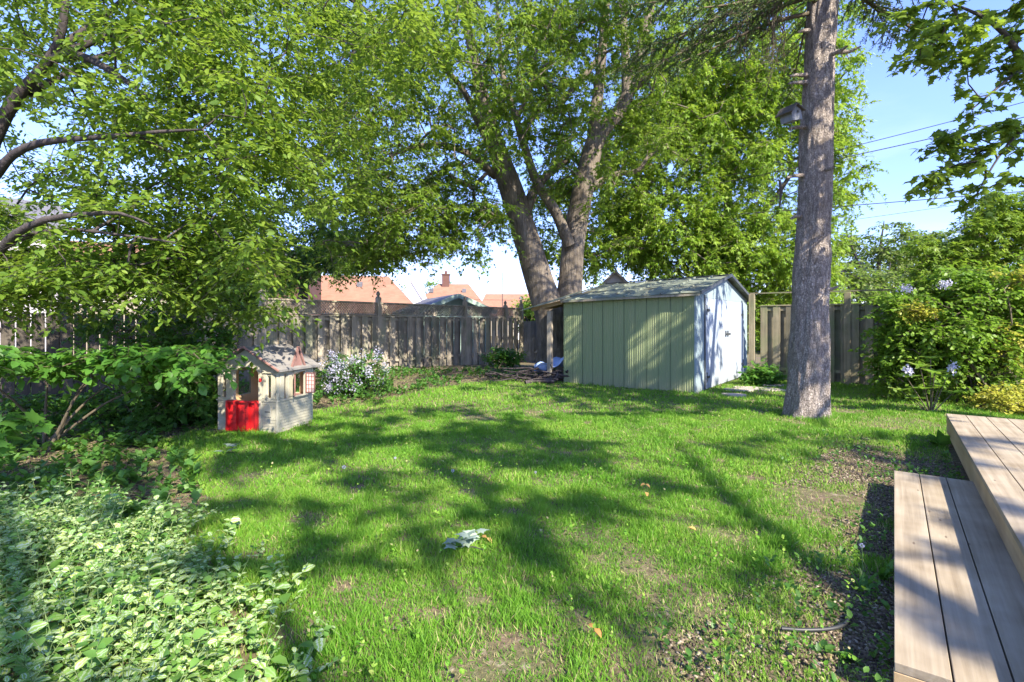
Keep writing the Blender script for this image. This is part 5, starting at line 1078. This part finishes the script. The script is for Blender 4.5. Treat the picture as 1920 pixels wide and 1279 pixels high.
for s in (-1, 1):
    yc = PD*.5; xf = cxm+s*(e-.05); hz = ze+.03; mb = MB()
    vs = [(xf, yc-.13, hz), (xf, yc+.13, hz), (xf, yc, PR-.03), (cxm+s*.06, yc, PR-.03)]
    mb.add(vs, [(0, 1, 2) if s > 0 else (0, 2, 1), (0, 2, 3), (1, 3, 2), (0, 3, 1)]); dm = mb.build('dormer', M['toy_roof'], ph)
    mb = MB(); xo = xf+s*.012; mb.beam((xo, yc-.15, hz-.02), (xo, yc, PR-.02), .03, .03); mb.beam((xo, yc+.15, hz-.02), (xo, yc, PR-.02), .03, .03); mb.prism([(yc-.10, hz), (yc+.10, hz), (yc, PR-.06)], 'x', min(xf+s*.001, xf+s*.006), max(xf+s*.001, xf+s*.006)); mb.build('dormer_face', M['plastic_pink'], dm)
mb = MB(); mb.box(cxm-.03, cxm+.03, -.012, -.0065, 1.0, 1.04); mb.build('vent', pc, ph, bevel=.01)

# ------------------------------------------------------------------ deck
def boards(parent, n, bw, l0, l1, ztop, gap=.006, th=.038, name='deck_board', x0=0, m_=None):
    for k in range(n):
        mb = MB(); mb.box(x0+k*bw+gap/2, x0+(k+1)*bw-gap/2, l0, l1, ztop-th, ztop); mb.build(name, m_ or M['deck'], parent, bevel=.003, seg=2)
st = empty('deck_step', (STEP_P[0], STEP_P[1], 0), YA, 'low three-board wooden step below the deck', 'step')
boards(st, 3, .178, 0, 3.21, .18)
mb = MB(); mb.box(.0, .53, -.0, .036, 0.0, .141); mb.build('end_board', M['deck_side'], st, bevel=.003); mb = MB(); mb.box(.004, .04, .037, 3.2, .0, .141); mb.build('side_board', M['deck_side'], st, bevel=.003)
mb = MB(); mb.box(.004, .53, 3.165, 3.2, .0, .141); mb.build('end_board', M['deck_side'], st)
dk = empty('wooden_deck', (DECK_P[0], DECK_P[1], 0), YA, 'upper deck of pale weathered boards in the right corner', 'deck')
boards(dk, 15, .186, -6, 4.79, .36)
for a, b_ in ((-6, -.2), (-.196, 4.785)):
    mb = MB(); mb.box(.006, .044, a, b_, .13, .321); mb.build('fascia_board', M['deck_side'], dk, bevel=.003)
mb = MB(); mb.box(.045, 2.78, 4.75, 4.785, .13, .321); mb.build('fascia_board', M['deck_side'], dk)
for x, y in ((.15, 4.6), (1.4, 4.6), (2.65, 4.6), (.15, 2), (.15, -1)): mb = MB(); mb.box(x-.045, x+.045, y-.045, y+.045, -.1, .32); mb.build('post', M['deck_side'], dk)

# ------------------------------------------------------------------ small things
# birdhouse
bh = empty('birdhouse', W(1484, 226, 7.75), R(25), 'small grey wooden birdhouse hanging beside the spruce trunk', 'birdhouse'); tl = Matrix.Rotation(R(-14), 4, 'Y')
mb = MB(); mb.box(-.11, .11, -.10, .10, -.02, .12, tl); mb.prism([(-.11, .1205), (.11, .1205), (0, .19)], 'y', -.10, .10, tl); mb.build('body', M['fence_grey'], bh)
for s in (-1, 1):
    mb = MB(); mb.beam(tl @ Vector((s*.16, 0, .10)), tl @ Vector((0, 0, .215)), .28, .02, up=(0, 0, 1)); mb.build('roof_board', M['fence_dark'], bh)
mb = MB(); mb.tube([tl @ Vector((.03, -.101, .10)), tl @ Vector((.03, -.104, .10))], [.022, .022], 12)
mb.prism([(.03+.022*math.cos(a), .10+.022*math.sin(a)) for a in np.linspace(0, 6.28, 13)[:-1]], 'y', -.104, -.1005, tl); mb.build('entrance_hole', M['black'], bh)
mb = MB(); mb.tube([(0, 0, -.03), (-.03, 0, -.28)], [.006, .005], 5); mb.build('peg', M['iron'], bh)
mb = MB(); mb.tube([(0, 0, 0), (.02, 0, -.18), (.0, 0, -.42)], [.02, .024, .012], 6); o = mb.build('hanging_stick', M['bark_left']); o.location = tuple(W(1462, 338, 7.9)); tag(o, 'short dead stick dangling from a branch stub left of the spruce trunk', 'stick')
# cables
def cable(p, q, sag, r_, label):
    t = np.linspace(0, 1, 26)[:, None]; P = np.array(p)*(1-t)+np.array(q)*t; P[:, 2] -= sag*4*(t*(1-t))[:, 0]; V, Q = sweep(P, r_, 6)
    o = npmesh('overhead_cable', V, [Q], M['cable']); return tag(o, label, 'cable', 'overhead cables behind the spruce')
cable(W(2300, 85, 12.5), W(1000, 400, 22), .35, .011, 'topmost thin black cable crossing the sky right of the spruce trunk')
cable(W(2300, 128, 12.3), W(860, 425, 22), .35, .013, 'second black cable just under the topmost one across the sky')
cable(W(2300, 325, 13), W(700, 440, 24), .2, .013, 'lowest thick black cable running level over the right bush')
cable(W(2300, 300, 30), W(1500, 425, 42), .2, .014, 'faint distant cable just above the lowest one at right')
cable(W(1600, 545, 30), W(560, 548, 40), .6, .012, 'thin wire drooping in front of the orange hip roof')
# fallen twig with silver leaves
tw = empty('fallen_twig', G(872, 1042)+np.array((0, 0, .04)), 0, 'fallen maple twig with silvery upturned leaves lying on the lawn', 'twig'); rg = np.random.default_rng(71)
n_ = 12; an = rg.random(n_)*6.28; Pn = np.stack([rg.normal(size=n_)*.06, rg.normal(size=n_)*.045, +.03+.07*rg.random(n_)], -1); D = np.stack([np.cos(an), np.sin(an), .15+.1*rg.normal(size=n_)], -1)
d = leaves(Pn, D, np.tile([[0, 0, 1.]], (n_, 1))+rg.normal(size=(n_, 3))*.35, .085+.035*rg.random(n_), T_maple(), rg); npmesh('leaves', d[0], d[1], M['silver_leaf'], tw, attr=d[2])
mb = MB(); mb.tube([(-.05, 0, .02), (.06, -.02, .025), (.12, -.05, .02)], [.003, .004, .003], 5); mb.build('stem', M['bark_dark'], tw)
tw = empty('fallen_twig', G(432, 858)+np.array((0, 0, .04)), 0, 'small fallen twig with silvery leaves on the lawn before the playhouse', 'twig')
d = leaves(Pn[:6]*1.1, D[:6], np.tile([[0, 0, 1.]], (6, 1)), np.full(6, .1), T_maple(), rg); npmesh('leaves', d[0], d[1], M['silver_leaf'], tw, attr=d[2]); mb = MB(); mb.tube([(-.05, 0, .02), (.06, -.02, .025)], [.003, .003], 5); mb.build('stem', M['bark_dark'], tw)
for px, py, lab in ((1210, 918, 'orange dead leaf lying on sunlit lawn right of centre'), (1212, 934, 'yellowish dead leaf just below the orange one on the lawn'), (913, 1022, 'brown curled leaf at the edge of the silver-leaved twig'), (1115, 1198, 'brown leaf in the grass near the bottom centre'), (1292, 1002, 'reddish leaf in the worn grass right of centre')):
    d = leaves(np.zeros((2, 3)), unit(2, rg)*np.array((1, 1, .2)), np.tile([[.1, -.3, 1.]], (2, 1)), np.full(2, .05), T_oval(.4, -.3, .3), rg); o = npmesh('fallen_leaf', d[0], d[1], M['dead_leaf'], attr=d[2]); o.location = tuple(G(px, py)+np.array((0, 0, .05))); tag(o, lab, 'leaf', 'dead leaves on the lawn')
def clock(px, py, lab, h=.13, r_=.018):
    g = G(px, py); g = G(px, py, h) ; r0 = empty('dandelion', (g[0], g[1], gz(g[0], g[1])), 0, lab, 'dandelion', 'dandelion seed heads'); mb = MB(); mb.tube([(0, 0, 0), (.006, 0, h*.5), (0, 0, h)], [.0025, .002, .002], 5); mb.build('stem', M['stem_green'], r0)
    P = unit(60, rg)*r_*.5; d = leaves(P+np.array((0, 0, h)), P, unit(60, rg), np.full(60, r_*.7), T_diamond(.3), rg); npmesh('seed_head', d[0], d[1], M['petal'], r0, attr=d[2])
clock(645, 877, 'white dandelion clock in the shaded lawn right of the playhouse', .07, .017); clock(849, 883, 'white dandelion clock on the lawn left of centre', .07, .014); clock(1004, 886, 'faint dandelion clock on the lawn at mid distance, in the centre', .06, .011); clock(741, 860, 'tiny dandelion clock farther back on the lawn', .06, .012)
clock(1616, 1024, 'dandelion stalk with a spent head in the gravel', .26, .012)
mb = MB(); p0 = G(1465, 1190); pts = [G(px, py)-p0+np.array((0, 0, .02)) for px, py in ((1465, 1190), (1510, 1193), (1560, 1190), (1585, 1180), (1596, 1160))]; mb.tube(resample(pts, [.009]*5, .03)[0], .009, 8); o = mb.build('hose_piece', M['iron'], smooth=True); o.location = tuple(p0+np.array((0, 0, .01))); tag(o, 'bent black piece of hose lying on the gravel by the step', 'hose')
def slab(px, py, sx2, sy2, lab, rz=.3):
    mb = MB(); r_ = random.Random(px); pts = [(sx2*math.cos(a)*(1+.12*r_.uniform(-1, 1)), sy2*math.sin(a)*(1+.12*r_.uniform(-1, 1))) for a in np.linspace(0, 2*math.pi, 11)[:-1]]; mb.prism(pts, 'z', -.03, .03); o = mb.build('paving_stone', M['stone'], bevel=.008); g = G(px, py); o.location = (g[0], g[1], .01); o.rotation_euler = (0, 0, rz); tag(o, lab, 'paving stone', 'stones by the shed doors')
slab(1420, 731, .55, .28, 'largest flat stone, between the shed doors and the spruce trunk', -.6); slab(1376, 742, .24, .12, 'small pale stone at the foot of the shed doors', -.4); slab(1384, 733, .28, .2, 'brownish flat stone beside the small pale one at the shed doors', -.4); slab(1452, 724, .3, .2, 'flat stone half under the leafy plant near the spruce', .2)
mb = MB(); mb.tube([(0, 0, 0), (.25, .1, .05), (.7, .1, .03)], [.06, .055, .05], 8); o = mb.build('cut_log', M['bark_left'], smooth=True); g = G(985, 722); o.location = (g[0], g[1], .05); tag(o, 'short cut log lying in front of the brush pile', 'log')
